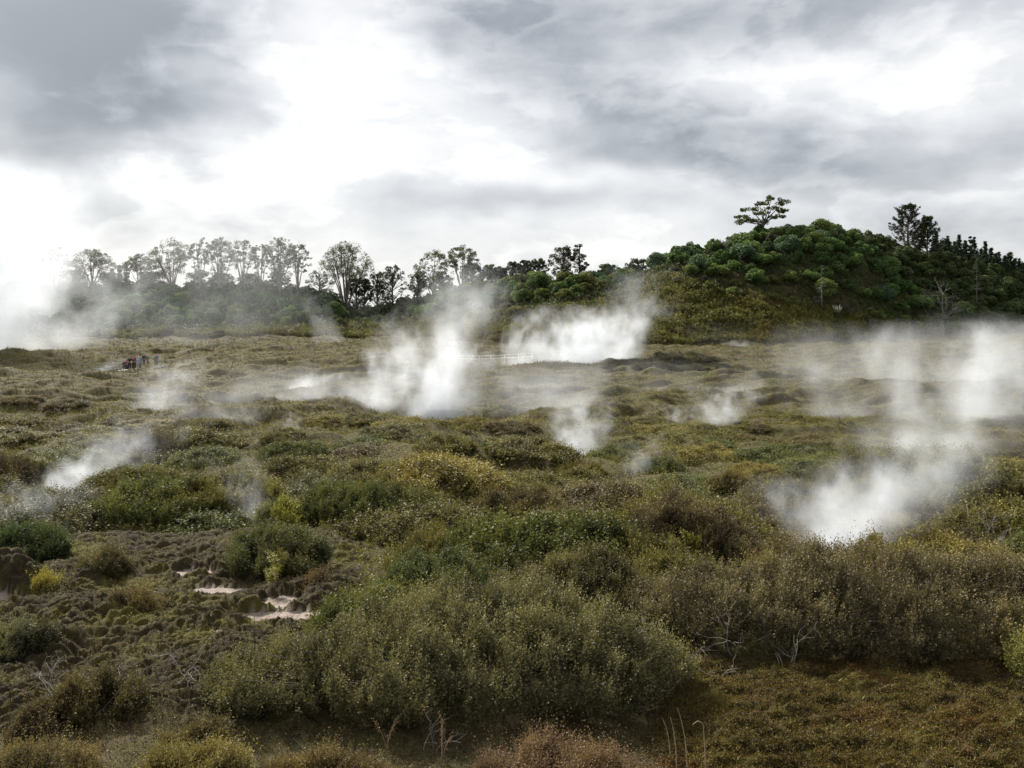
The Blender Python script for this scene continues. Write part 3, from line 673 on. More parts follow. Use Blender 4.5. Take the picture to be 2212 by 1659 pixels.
# ------------------------------------------------------------------ trees
def clumps(C, R, per, size, flat=.7, droop=0.0, width=.34):
    """leaf clumps: centres C, radii R"""
    k = np.repeat(np.arange(len(C)), per); n = len(k)
    d = rand_dirs(n); p = C[k] + d * (R[k] * U(.35, 1.0, n) ** .6)[:, None] * [1, 1, flat]
    A = norm(rng.normal(size=(n, 3)) + d * .4 + [0, 0, -droop]); S = norm(np.cross(A, rand_dirs(n)))
    sz = size * U(.6, 1.4, n)
    v, q = leaf_quads(p - A * sz[:, None] * .5, A, S, sz, width)
    tn = np.clip(.5 + rng.normal(size=len(C))[k] * .16 + rng.normal(size=n) * .15, 0, 1)
    return v, q, tn
def bez(a, b, c, n=8):
    t = np.linspace(0, 1, n)[:, None]; return a * (1 - t) ** 2 + b * 2 * t * (1 - t) + c * t ** 2
def tree(kind, px, pytop, wpx, d, label, group, color, seed, pybase=None, cat='tree', name=None, **kw):
    global rng
    keep = rng; rng = np.random.default_rng(seed)
    x = d * (px - CX) / F; zg = tz(x, d)
    top = CAMZ + (HY - pytop) / F * d; h = top - zg; w = wpx / F * d
    if h < 2: print('tree too low', px, h)
    tr, cr = Acc(), None
    C, R = [], []
    if kind == 'gum':           # tall fan of slender limbs, leaves massed over the top
        lo = kw.get('lo', .5); ns = kw.get('stems', 9); full = kw.get('full', 1.0); fork = kw.get('fork', .16)
        for s in range(ns):
            a = 2 * math.pi * s / ns + U(-.3, .3); rad = math.sqrt(U(.08, 1)) if s else .1
            ex = np.array([math.cos(a) * rad * w * .42, math.sin(a) * rad * w * .36, 0])
            zt = h * (.97 - .3 * rad ** 2 - U(0, .09)); ex[2] = zt
            base = np.array([U(-.2, .2), U(-.2, .2), h * U(.0, fork)])
            mid = np.array([ex[0] * .45, ex[1] * .45, zt * .55])
            path = bez(base, mid, ex, 10) + rng.normal(size=(10, 3)) * .12 * np.linspace(0, 1, 10)[:, None]
            tr.tube(path, np.linspace(.17, .035, 10) * (h / 15 + .1), 5)
            nb = int(U(9, 14) * full)
            for b in range(nb):
                u = U(lo + .05, 1.0); p0 = path[min(int(u * 9), 9)]
                out = np.array([math.cos(a) * U(-.2, 1), math.sin(a) * U(-.2, 1), U(.1, .8)]) + rng.normal(size=3) * .35
                q = p0 + norm(out) * w * U(.05, .15); q[2] = min(q[2], h * .985 - .25 * h * (np.hypot(q[0], q[1]) / (w * .55)) ** 2)
                tr.tube(bez(p0, (p0 + q) / 2 + [0, 0, .3], q, 4), [.06, .05, .04, .025], 4)
                C.append(q); R.append(w * U(.03, .065))
        tr.tube([[0, 0, -.5], [0, 0, h * .1], [.05, 0, h * fork]], [.30, .26, .17], 7)
        # leafy cap over the outside of the fan
        for i in range(int(80 * full)):
            a = U(0, 6.28); rad = math.sqrt(U(0, 1)); zc = h * (.955 - .34 * rad ** 2.2 - U(0, .10))
            C.append([math.cos(a) * rad * w * .46, math.sin(a) * rad * w * .40, zc]); R.append(w * U(.03, .075))
        v = clumps(np.array(C), np.array(R), kw.get('per', 44), kw.get('leaf', .27), .8, droop=.5, width=.28)
    elif kind == 'dense':       # leafy nearly to the ground, lumpy outline with holes
        lean = kw.get('lean', 0)
        tr.tube(bez(np.array([0, 0, -.5]), np.array([0, 0, h * .4]), np.array([lean * w, 0, h * .9]), 8), np.linspace(.38, .06, 8), 6)
        nC = int(kw.get('n', 46) * 2); lo = kw.get('lo', .18)
        for i in range(nC):
            u = U(0, 1) ** .8; zc = h * (lo + (.97 - lo) * u); prof = math.sin(math.pi * min(.12 + .80 * u, 1) ** kw.get('peak', 1.0)) ** .7
            a = U(0, 6.28); rad = math.sqrt(U(.1, 1)) * prof
            c = np.array([math.cos(a) * rad * w * .46 + lean * w * u, math.sin(a) * rad * w * .4, zc]); C.append(c); R.append(w * U(.04, .11))
            p0 = np.array([lean * w * u * .8, 0, max(zc - U(.1, .25) * h, .1 * h)])
            tr.tube(bez(p0, (p0 + c) / 2 + [0, 0, .2], c, 4), [.09, .07, .05, .03], 4)
        v = clumps(np.array(C), np.array(R), kw.get('per', 46), kw.get('leaf', .30), .8, droop=kw.get('droop', .2))
    elif kind == 'spread':      # lone hilltop tree: leaning trunk, flat leaf pads stepping down to one side
        pads = kw['pads']
        base = np.array([0, 0, -.5]); hub = np.array([.02 * w, 0, h * .42])
        tr.tube(bez(base, np.array([-.02 * w, 0, h * .25]), hub, 7), np.linspace(.42, .28, 7), 7)
        for bx, bz, pr in pads:
            c = np.array([bx * w, U(-.18, .18) * w, bz * h])
            tr.tube(bez(hub * U(.7, 1.0), (hub + c) / 2 + [0, 0, -.04 * h], c, 6), np.linspace(.2, .05, 6), 5)
            for j in range(9):
                a = U(0, 6.28); r = math.sqrt(U(0, 1)) * pr * w
                C.append(c + [math.cos(a) * r, math.sin(a) * r, U(-.02, .035) * h - .25 * abs(r)]); R.append(w * U(.032, .06))
        v = clumps(np.array(C), np.array(R), 52, .36, .65, droop=.2)
    elif kind in ('pine', 'cedar'):
        tr.tube([[0, 0, -.5], [0, 0, h * .5], [0, 0, h]], [.03 * h * kw.get('tw', .6), .018 * h * kw.get('tw', .6), .02], 6)
        nw = kw.get('whorls', 15); lo = kw.get('lo', .12); PP, DD, LL = [], [], []
        for i in range(nw):
            u = (i + U(0, .6)) / nw; zc = h * (lo + (.985 - lo) * u)
            ln = w * .5 * ((1 - u) ** kw.get('pw', .8) * .95 + .07) * U(.7, 1.15)
            for b in range(kw.get('per_whorl', 6)):
                a = U(0, 6.28); l = ln * U(.6, 1.15); upk = kw.get('rise', .35)
                tip = np.array([math.cos(a) * l, math.sin(a) * l, zc + l * (upk + U(-.1, .25))]); p0 = np.array([0, 0, zc])
                path = bez(p0, np.array([math.cos(a) * l * .6, math.sin(a) * l * .6, zc + l * upk * .25]), tip, 5)
                tr.tube(path, np.linspace(.07, .02, 5) * kw.get('bw', 1), 4)
                bare = kw.get('bare', .25)
                for j in range(kw.get('tufts', 6)):
                    t = U(bare, 1.0); k = t * 4; i0 = min(int(k), 3); p = path[i0] + (path[i0 + 1] - path[i0]) * (k - i0)
                    C.append(p + rng.normal(size=3) * .12); R.append(U(.22, .42) * kw.get('ts', 1))
        C.append([0, 0, h * .985]); R.append(.12)
        v = clumps(np.array(C), np.array(R), kw.get('per', 16), kw.get('leaf', .34), .7, droop=-.4, width=.2)
    nm = name or {'gum': 'gum_tree', 'dense': 'broadleaf_tree', 'spread': 'hilltop_tree', 'pine': 'pine_tree', 'cedar': 'conifer_tree'}[kind]
    r = root(nm, (x, d, zg), label, cat, group)
    link('trunk', tr.mesh('trunk', (M_PALEBARK if kind == 'gum' else M_BARK,)), r)
    c = link('crown', make_mesh('crown', v[0], v[1], (M_TREE,), v[2]), r); c.color = (*color, 1)
    rng = keep
    return r
GUM, DKG = (.085, .098, .060), (.052, .072, .040)
G1 = 'tall gum trees along the left skyline'
# px, top, width, label
for i, (px, top, wd, d, lab, kw) in enumerate([
    (118, 522, 44, 236, 'faint slender gum tree almost lost in the left steam bank', dict(stems=5, full=.7)),
    (200, 538, 80, 234, 'broad round headed gum tree just right of the steam bank', dict(stems=9, lo=.4, fork=.25)),
    (301, 549, 62, 236, 'short umbrella shaped gum tree left of the big twiggy gum', dict(stems=8, full=.8)),
    (372, 516, 84, 235, 'gum tree with separate upper and lower leaf clumps, left of the close group', dict(stems=9, lo=.35, full=1.1)),
    (433, 511, 44, 236, 'narrow gum tree on bare white stems, first of the close group', dict(stems=5, full=.75)),
    (476, 512, 62, 233, 'dark heavy crowned gum tree second in the close group', dict(stems=7, lo=.35, full=1.15)),
    (524, 515, 52, 238, 'pointed pale gum tree in the middle of the close group', dict(stems=6, full=.8)),
    (563, 521, 42, 240, 'thin pale gum tree left of the twin crowned gum', dict(stems=5, full=.7)),
    (604, 511, 64, 235, 'dense leafed gum tree, highest of the close group', dict(stems=8, lo=.38, full=1.2)),
    (643, 520, 48, 237, 'gum tree at the right end of the close group, drooping right side', dict(stems=6, lo=.45, full=.85)),
    (747, 515, 90, 238, 'isolated fan shaped gum tree on many long bare stems', dict(stems=14, lo=.55, full=1.25, fork=.1)),
    (936, 539, 66, 233, 'ragged gum tree with a lopsided left branch', dict(stems=7, lo=.4, full=.8)),
    (997, 528, 64, 232, 'umbrella crowned gum tree with bare fan of limbs beside the ragged gum', dict(stems=9, lo=.6, full=.9))]):
    tree('gum', px, top - 5, wd * 1.42, d, lab, G1, tuple(np.array(GUM) * U(.85, 1.15)), 300 + i, **kw)
G2 = 'dark broadleaf trees under and between the gum trees'
for i, (px, top, wd, d, lab, kw) in enumerate([
    (160, 585, 60, 238, 'dark leafy tree at the foot of the round headed gum', {}),
    (235, 592, 55, 238, 'dark tree between the round gum and the small conifer', {}),
    (330, 590, 60, 238, 'dark leafy tree below the umbrella shaped gum', {}),
    (430, 588, 55, 239, 'grey green tree below the narrow white stemmed gum', {}),
    (480, 592, 52, 240, 'grey green tree below the heavy crowned gum', {}),
    (540, 594, 50, 240, 'low tree below the pale gums of the close group', {}),
    (600, 590, 50, 240, 'low tree below the highest gum of the close group', {}),
    (690, 588, 52, 240, 'small open tree left of the isolated fan shaped gum', dict(n=26, per=44)),
    (770, 600, 45, 239, 'dark tree at the right foot of the fan shaped gum', {}),
    (787, 603, 30, 240, 'small tree against the sky right of the fan shaped gum', {}),
    (815, 588, 42, 239, 'left of the two tall dark trees in the skyline dip', dict(lo=.1)),
    (848, 574, 54, 238, 'taller of the two dark open trees in the skyline dip', dict(lo=.1, n=54)),
    (903, 588, 54, 236, 'dark tree left of the ragged gum', dict(lo=.12)),
    (955, 590, 50, 235, 'dark tree at the foot of the ragged gum', {}),
    (1022, 572, 48, 230, 'dark tree at the right foot of the umbrella crowned gum', {}),
    (1058, 574, 34, 226, 'first of the small round trees on the saddle skyline', {}),
    (1082, 578, 30, 225, 'second of the small round trees on the saddle skyline', {}),
    (1107, 568, 30, 224, 'third and narrow one of the small round saddle trees', {}),
    (1133, 563, 32, 224, 'fourth and pointed one of the small round saddle trees', {}),
    (1162, 562, 44, 224, 'broad dark tree left of the leaning windswept tree', {}),
    (1315, 574, 46, 219, 'small round tree in the saddle right of the windswept tree', {}),
    (1378, 562, 48, 218, 'round dark tree where the saddle meets the right hill', {})]):
    tree('dense', px, top - 3, wd * 1.3, d, lab, G2, tuple(np.array(DKG) * U(.85, 1.2)), 330 + i, **kw)
tree('dense', 1216, 532, 70, 220, 'large dark windswept tree with drooping right side on the saddle', None, (.052, .066, .032), 360, n=50, lo=.12)
tree('dense', 1252, 526, 50, 221, 'ragged dark tree leaning right, joined to the windswept tree', None, (.052, .066, .032), 361, n=26, lo=.3, droop=.8)
tree('spread', 1648, 424, 122, 222, 'lone tree with stepped flat leaf pads on top of the right hill', None, (.068, .085, .030), 362,
     pads=[(.12, .95, .17), (-.06, .88, .15), (.34, .86, .13), (-.2, .74, .14), (.16, .74, .17), (.38, .68, .09), (-.02, .62, .16), (-.34, .56, .13), (.24, .55, .13), (-.2, .46, .13), (-.44, .40, .09), (.08, .44, .14)])
for i, (px, top, d) in enumerate([(258, 572, 238), (272, 566, 237), (243, 580, 240)]):
    tree('pine', px, top, 18, d, ['thin spired conifer', 'tallest spired conifer', 'shortest spired conifer'][i] + ' between the round gum and the umbrella shaped gum', None, DKG, 370 + i, whorls=10, per=12)
tree('cedar', 1961, 443, 100, 250, 'tall open branched conifer with bare left side on the right skyline', None, (.034, .040, .022), 380, whorls=22, per_whorl=7, rise=.55, bare=.55, tufts=7, pw=.55, tw=.9, lo=.1, bw=1.4, per=16, ts=1.15)
tree('cedar', 2003, 468, 72, 251, 'shorter dense conifer leaning right beside the tall open branched conifer', None, (.030, .040, .020), 381, whorls=16, per_whorl=7, rise=.7, bare=.3, tufts=7, pw=.6, lo=.15, ts=1.2, per=18)
pine_px = [(1930, 520), (2022, 503), (2038, 514), (2047, 506), (2062, 522), (2071, 505), (2085, 517), (2096, 514), (2104, 511), (2119, 532), (2128, 521), (2141, 538), (2150, 548), (2157, 540), (2171, 555), (2181, 545), (2193, 562), (2203, 556), (2216, 568), (2230, 560), (2252, 574), (2275, 580)]
prng = np.random.default_rng(77)
pine_px += [(2012 + 12 * i + prng.uniform(-6, 6), 518 + i * 3.6 + prng.uniform(-9, 14)) for i in range(18)]
for i, (px, top) in enumerate(pine_px):
    row = 'back' if i > 21 else 'front'; k = (px - 2010) / 90
    lab = 'small lone pine at the left foot of the open branched conifer' if i == 0 else f'dark spired young pine in the {row} row on the right skyline, {["near the conifers", "in the middle", "at the low end"][int(np.clip(k, 0, 2))]}'
    tree('pine', px, top + U(-5, 4), 40 * U(.75, 1.3), (272 if row == 'back' else 260) + 8 * (px > 2100) + U(-5, 5), lab, 'young pines on the right skyline' if i else None, tuple(np.array((.040, .064, .040)) * U(.8, 1.2)), 390 + i, whorls=int(U(13, 20)), per=14, lo=.02, rise=U(.35, .7), pw=U(.8, 1.1), tufts=7, ts=.75, leaf=.26)

def dead_tree(px, pytop, wpx, d, label, seed, style, h=None):
    global rng
    keep = rng; rng = np.random.default_rng(seed)
    x = d * (px - CX) / F; zg = tz(x, d); top = CAMZ + (HY - pytop) / F * d; h = max(top - zg, 3); w = wpx / F * d
    a, b = Acc(), Acc()
    def limb(acc, p, dirn, ln, r, depth):
        n = 6; q = [p]; dd = norm(np.array(dirn, float))
        for i in range(n - 1): dd = norm(dd + rng.normal(size=3) * .16 + [0, 0, .04]); q.append(q[-1] + dd * ln / (n - 1))
        acc.tube(q, np.linspace(r, r * .35, n), 4)
        if depth:
            for k in range(4):
                i = int(U(1, n)); limb(acc, q[i], norm(dd + rng.normal(size=3) * .7), ln * U(.35, .6), r * .5, depth - 1)
    if style == 'stems':
        for k in range(4): limb(a if k == 0 else b, np.array([0, 0, h * .1 * (k > 0)]), [U(-.25, .25), U(-.2, .2), 1], h * U(.75, 1.0), .15, 1)
    elif style == 'spike':
        a.tube([[0, 0, 0], [.05, 0, h * .5], [-.05, 0, h]], [.11, .07, .02], 5)
        for i in range(26):
            z = h * U(.3, .97); an = U(0, 6.28); ln = w * .5 * (1.05 - z / h) + .3
            limb(b, np.array([0, 0, z]), [math.cos(an), math.sin(an), .25], ln, .06, 0)
    else:
        a.tube([[0, 0, 0], [.1, 0, h * .45], [0, 0, h * .8]], [.18, .13, .05], 5)
        for i in range(20):
            z = h * U(.2, .8); an = U(0, 6.28); limb(b, np.array([.05, 0, z]), [math.cos(an), math.sin(an), U(.0, .7)], w * U(.3, .55) * (1.1 - .6 * z / h), .085, 2)
    r = root('dead_tree', (x, d, zg), label, 'tree')
    link('trunk', a.mesh('trunk', (M_GREYWOOD,)), r); link('branches', b.mesh('branches', (M_GREYWOOD,)), r)
    rng = keep
dead_tree(1743, 523, 26, 214, 'bleached dead tree of several thin upright stems near the hill crest', 500, 'stems')
dead_tree(1775, 572, 34, 192, 'bleached dead conifer spike with stub branches on the hill face', 501, 'spike')
dead_tree(2036, 600, 110, 203, 'wide spreading dead grey tree above the hill foot', 502, 'spread')
dead_tree(2110, 556, 44, 232, 'thin bare brown tree standing in front of the pines', 503, 'spike')
dead_tree(1560, 552, 50, 212, 'small bare grey bush like tree on the left face of the right hill', 504, 'spread')

# pampas tuft
x, y, z = hit(1808, 684, 100)
r = root('pampas_grass', (x, y, z), 'tuft of pampas grass with cream plumes at the foot of the right hill', 'grass clump')
a, b = Acc(), Acc()
for i in range(40):
    an = U(0, 6.28); o = U(.5, 1.6); a.tube(bez(np.zeros(3), np.array([math.cos(an) * o * .3, math.sin(an) * o * .3, 1.6]), np.array([math.cos(an) * o, math.sin(an) * o, U(.7, 1.5)]), 5), [.05, .045, .04, .03, .01], 3)
link('leaves', a.mesh('leaves', (flat_mat('pampas_blades', (.12, .12, .06)),)), r)
M_PLUME = flat_mat('pampas_plumes', (.62, .56, .45))
for i in range(10):
    an = U(0, 6.28); t = np.array([math.cos(an) * U(.2, 1.3), math.sin(an) * .5, U(1.9, 2.7)]); p = Acc()
    p.tube([t * 0, t * .65], [.03, .025], 3); p.tube([t * .62, t * .75, t * .9, t * 1.03], [.03, .08, .06, .01], 5)
    link('plume', p.mesh('plume', (M_PLUME,)), r)

# ------------------------------------------------------------------ bare branches, shoots and stalks near the viewer
def dead_branch(px, py, size, label, seed, lying=.4, n=5, mat=M_DEAD, group=None, name='bare_branch', lean=0):
    global rng
    keep = rng; rng = np.random.default_rng(seed)
    x, y, z = hit(px, py, 9); a = Acc()
    def grow(p, dr, ln, rad, depth):
        q = [p]; dd = norm(np.array(dr, float))
        for i in range(6): dd = norm(dd + rng.normal(size=3) * .2); q.append(q[-1] + dd * ln / 6)
        a.tube(q, np.linspace(rad, rad * .4, 7), 4)
        if depth:
            for k in range(3): i = int(U(2, 7)); grow(q[i], norm(dd + rng.normal(size=3) * .6), ln * U(.35, .6), rad * .55, depth - 1)
    for k in range(n): grow(np.array([U(-.1, .1), U(-.1, .1), .0]), [U(-1, 1) + lean, U(-.5, .5), U(1 - lying, 1.3 - lying)], size * U(.7, 1.1), .008 + .004 * size, 2)
    o = link(name, a.mesh(name, (mat,))); o.location = (x, y, z); tag(o, label, 'branch', group)
    rng = keep
dead_branch(1590, 1425, .85, 'bleached forked branch arching in front of the wide brownish shrub', 600, .3, 4)
dead_branch(1690, 1440, .8, 'bleached branch lying under the wide brownish shrub', 601, .8, 4)
dead_branch(1560, 1480, .4, 'short pale stick lying on the creeping mat', 602, .95, 2)
dead_branch(1960, 1420, .7, 'grey twigs caught low in the wide brownish shrub', 603, .8, 3)
dead_branch(230, 1540, .75, 'tangle of pale sticks over the bare pink soil at bottom left', 604, .85, 6)
dead_branch(110, 1520, .55, 'pale sticks leaning in the mossy clearing near the bottom left', 605, .5, 4)
dead_branch(395, 1500, .8, 'long grey stick slanting out of the largest shrub on its left', 606, .6, 2, lean=.8)
dead_branch(830, 1345, .5, 'thin grey stick standing on the pink clay patch', 607, .0, 2)
dead_branch(285, 1005, 1.9, 'twisted dark dead branch beside the left steam vent', 608, .5, 4, M_TWIG)
dead_branch(330, 1015, 1.3, 'bleached dead branch beside the left steam vent', 609, .5, 3)
dead_branch(1410, 1100, 1.3, 'dark twiggy dead branch sticking out of the middle scrub', 610, .3, 4, M_TWIG)
dead_branch(1620, 1120, 1.2, 'pale fallen branch at the left rim of the big right steam vent', 611, .9, 4)
dead_branch(2110, 1200, 1.5, 'grey tangled branches right of the big right steam vent', 612, .6, 8)
dead_branch(2180, 1235, 1.2, 'grey twig heap at the right edge below the golden scrub', 613, .6, 8)
dead_branch(930, 1620, .5, 'pale twig among the moss below the largest shrub', 614, .5, 3)
dead_branch(2090, 1640, .5, 'orange brown dry frond in the creeping mat at bottom right', 615, .1, 3, flat_mat('rusty_twig', (.20, .10, .05)))

def shoot(px, py, h, label, seed, group=None, lean=0):
    """dry shoot with small leaves along it"""
    global rng
    keep = rng; rng = np.random.default_rng(seed)
    x, y, z = hit(px, py, 9); r = root('leafy_shoot', (x, y, z), label, 'shoot', group); a = Acc(); PP, DD, LL = [], [], []
    for k in range(3):
        tip = np.array([U(-.35, .35) * h + lean * h, U(-.2, .2) * h, h * U(.65, 1)]); path = bez(np.zeros(3), np.array([tip[0] * .2, tip[1] * .2, tip[2] * .6]), tip, 9)
        a.tube(path, np.linspace(.008, .003, 9), 4)
        for i in range(2, 8): PP.append(path[i]); DD.append(norm(path[i + 1] - path[i] + rng.normal(size=3) * .01)); LL.append(.13)
    v, q, t = sprigs(np.array(PP), np.array(DD), np.array(LL), 7, .028, tones=U(.3, .8, len(PP)))
    link('stem', a.mesh('stem', (M_STALK,)), r); f = link('leaves', make_mesh('leaves', v, q, (M_SHRUB,), t), r); f.color = (.17, .11, .06, 1)
    rng = keep
shoot(835, 1625, .62, 'forked dry brown shoot standing before the dark hollow of the largest shrub', 620)
shoot(955, 1650, .62, 'dry brown shoot to the right of the forked one, before the dark hollow', 621)
shoot(1130, 1660, .5, 'reddish shoot rising from the left of the pinkish brown shrub', 622)
shoot(1255, 1655, .5, 'thin reddish shoot rising from the middle of the pinkish brown shrub', 623)
shoot(180, 1545, .55, 'dry shoot rising from the dark round shrub in the mossy clearing', 624)
for i, (px, py, h, lean, lab) in enumerate([(1462, 1665, .75, -.12, 'straight dry stalk beside the pinkish brown shrub'), (1485, 1668, .95, -.15, 'tallest dry stalk beside the pinkish brown shrub'), (1525, 1690, .85, -.05, 'hooked dry stalk right of the pinkish brown shrub'), (1448, 1640, .6, -.2, 'short slanting dry stalk beside the pinkish brown shrub')]):
    x, y, z = hit(px, py, 9); tip = np.array([lean * h, 0, h]); path = bez(np.zeros(3), np.array([0, 0, h * .6]), tip, 8)
    if i == 2: path = np.concatenate([path, [tip + [-.07, 0, .03], tip + [-.14, 0, -.02]]])
    a = Acc(); a.tube(path, np.linspace(.010, .005, len(path)), 5); o = link('dry_stalk', a.mesh('dry_stalk', (M_STALK,))); o.location = (x, y, z); tag(o, lab, 'stalk', 'dry stalks by the pinkish brown shrub')

def fern(px, py, h, n, label, seed, name='yellow_fern', cat='fern', color=(.24, .22, .03)):
    global rng
    keep = rng; rng = np.random.default_rng(seed)
    x, y, z = hit(px, py, 9); r = root(name, (x, y, z), label, cat); st = Acc(); PP, AA, SS, ZZ = [], [], [], []
    for k in range(n):
        an = U(0, 6.28); o = U(.15, .5) * h; tip = np.array([math.cos(an) * o, math.sin(an) * o, h * U(.7, 1.0)])
        path = bez(np.array([U(-.1, .1), U(-.1, .1), 0]), np.array([tip[0] * .2, tip[1] * .2, tip[2] * .7]), tip, 14); st.tube(path, np.linspace(.012, .004, 14), 4)
        dr = norm(np.gradient(path, axis=0))
        for i in range(3, 14):
            side = norm(np.cross(dr[i], [.3, .5, .2])); side2 = norm(np.cross(dr[i], side))
            for s in range(4):
                b = s * 1.571 + U(-.4, .4); A = norm(side * math.cos(b) + side2 * math.sin(b) + dr[i] * .5 + [0, 0, -.25]); ln = h * .17 * (1.15 - i / 15) + .03
                for j in (.15, .45, .75): PP.append(path[i] + A * ln * j); AA.append(norm(A + rng.normal(size=3) * .35)); SS.append(norm(np.cross(A, dr[i] + rng.normal(size=3) * .3))); ZZ.append(ln * .6)
    v, q = leaf_quads(np.array(PP), np.array(AA), np.array(SS), np.array(ZZ), .22)
    link('stems', st.mesh('stems', (M_STALK,)), r); f = link('fronds', make_mesh('fronds', v, q, (M_YELLOW,), U(.2, .9, len(PP))), r)
    rng = keep
fern(600, 1262, .75, 5, 'tall bright yellow feathery shoots at the rim of the mossy clearing', 640)
fern(585, 1285, .5, 4, 'shorter yellow feathery shoots in front of the tall ones', 641)
fern(1500, 1218, .85, 4, 'yellow feathery shoots standing out of the dark gap in the reddish brown shrub', 642)
fern(1455, 1240, .6, 3, 'small golden feathery shoots left of the dark gap in the reddish brown shrub', 643)
fern(640, 1118, .9, 6, 'yellow green ferns at the right end of the bright fern thicket', 644)
fern(575, 1100, .9, 6, 'pale yellow ferns half hidden by thin steam', 645)
fern(605, 1112, .8, 5, 'yellow ferns in the middle of the bright fern thicket', 646)
fern(1690, 1150, .7, 5, 'green ferns in front of the big right steam vent', 647)

# ------------------------------------------------------------------ path, fences and walkers on the far flat
def strip(name, pts, wid, color, label=None):
    a = Acc(); L, Rr = [], []
    for px, d in pts:
        x, y, z = on(px, d); L.append((x, y - wid / 2)); Rr.append((x, y + wid / 2))
    v = []; 
    for (p, q) in zip(L, Rr):
        zz = max(tz(*p), tz(*q)) + .14; v += [(p[0], p[1], zz), (q[0], q[1], zz), (p[0], p[1], zz - .5)]
    n = len(L); qd = []
    for i in range(n - 1): qd += [(3 * i, 3 * i + 3, 3 * i + 4, 3 * i + 1), (3 * i, 3 * i + 2, 3 * i + 5, 3 * i + 3)]
    o = link(name, make_mesh(name, v, qd, (flat_mat('pale_path', color, .9, .15, 3),))); o['kind'] = 'structure'
strip('path', [(262, 113), (275, 112.5), (290, 113), (306, 115)], 2.2, (.55, .50, .43))
strip('path', [(336, 120), (350, 120), (366, 121)], 1.2, (.50, .45, .38))
M_POST, M_RAIL = flat_mat('fence_posts', (.30, .31, .29)), flat_mat('pale_handrail', (.62, .62, .58))
def railing(name, pts, h, label, mat, rails=(1.0, .55), npost=10, thick=.05):
    x0, y0, z0 = on(*pts[0]); r = root(name, (x0, y0, z0), label, 'fence')
    xs = np.interp(np.linspace(0, 1, npost), np.linspace(0, 1, len(pts)), [p[0] for p in pts]); ds = np.interp(np.linspace(0, 1, npost), np.linspace(0, 1, len(pts)), [p[1] for p in pts])
    P = [np.array(on(a, b)) - [x0, y0, z0] for a, b in zip(xs, ds)]
    zs = np.array([p[2] for p in P]); zs = np.convolve(np.pad(zs, 2, 'edge'), np.ones(5) / 5, 'valid')
    for p, zz in zip(P, zs):
        a = Acc(); a.box((p[0], p[1], zz + h / 2 - .1), (thick * 1.6, thick * 1.6, h + .3)); link('post', a.mesh('post', (mat,)), r)
    for k in rails:
        a = Acc(); a.tube([(p[0], p[1], zz + h * k) for p, zz in zip(P, zs)], [thick * .75] * len(P), 6); link('rail', a.mesh('rail', (mat,)), r)
railing('post_fence', [(172, 108), (215, 110), (262, 112)], .75, 'low grey post and rail fence leading left from the walkers', M_POST, npost=12, thick=.06)
railing('post_fence', [(200, 118), (240, 119), (268, 118)], .8, 'thin grey fence behind the low fence by the walkers', M_POST, npost=8)
railing('handrail', [(985, 121), (1060, 121), (1150, 124)], 1.0, 'long thin white handrail slanting into the big bright steam cloud', M_RAIL, rails=(1.0, .6), npost=7, thick=.05)

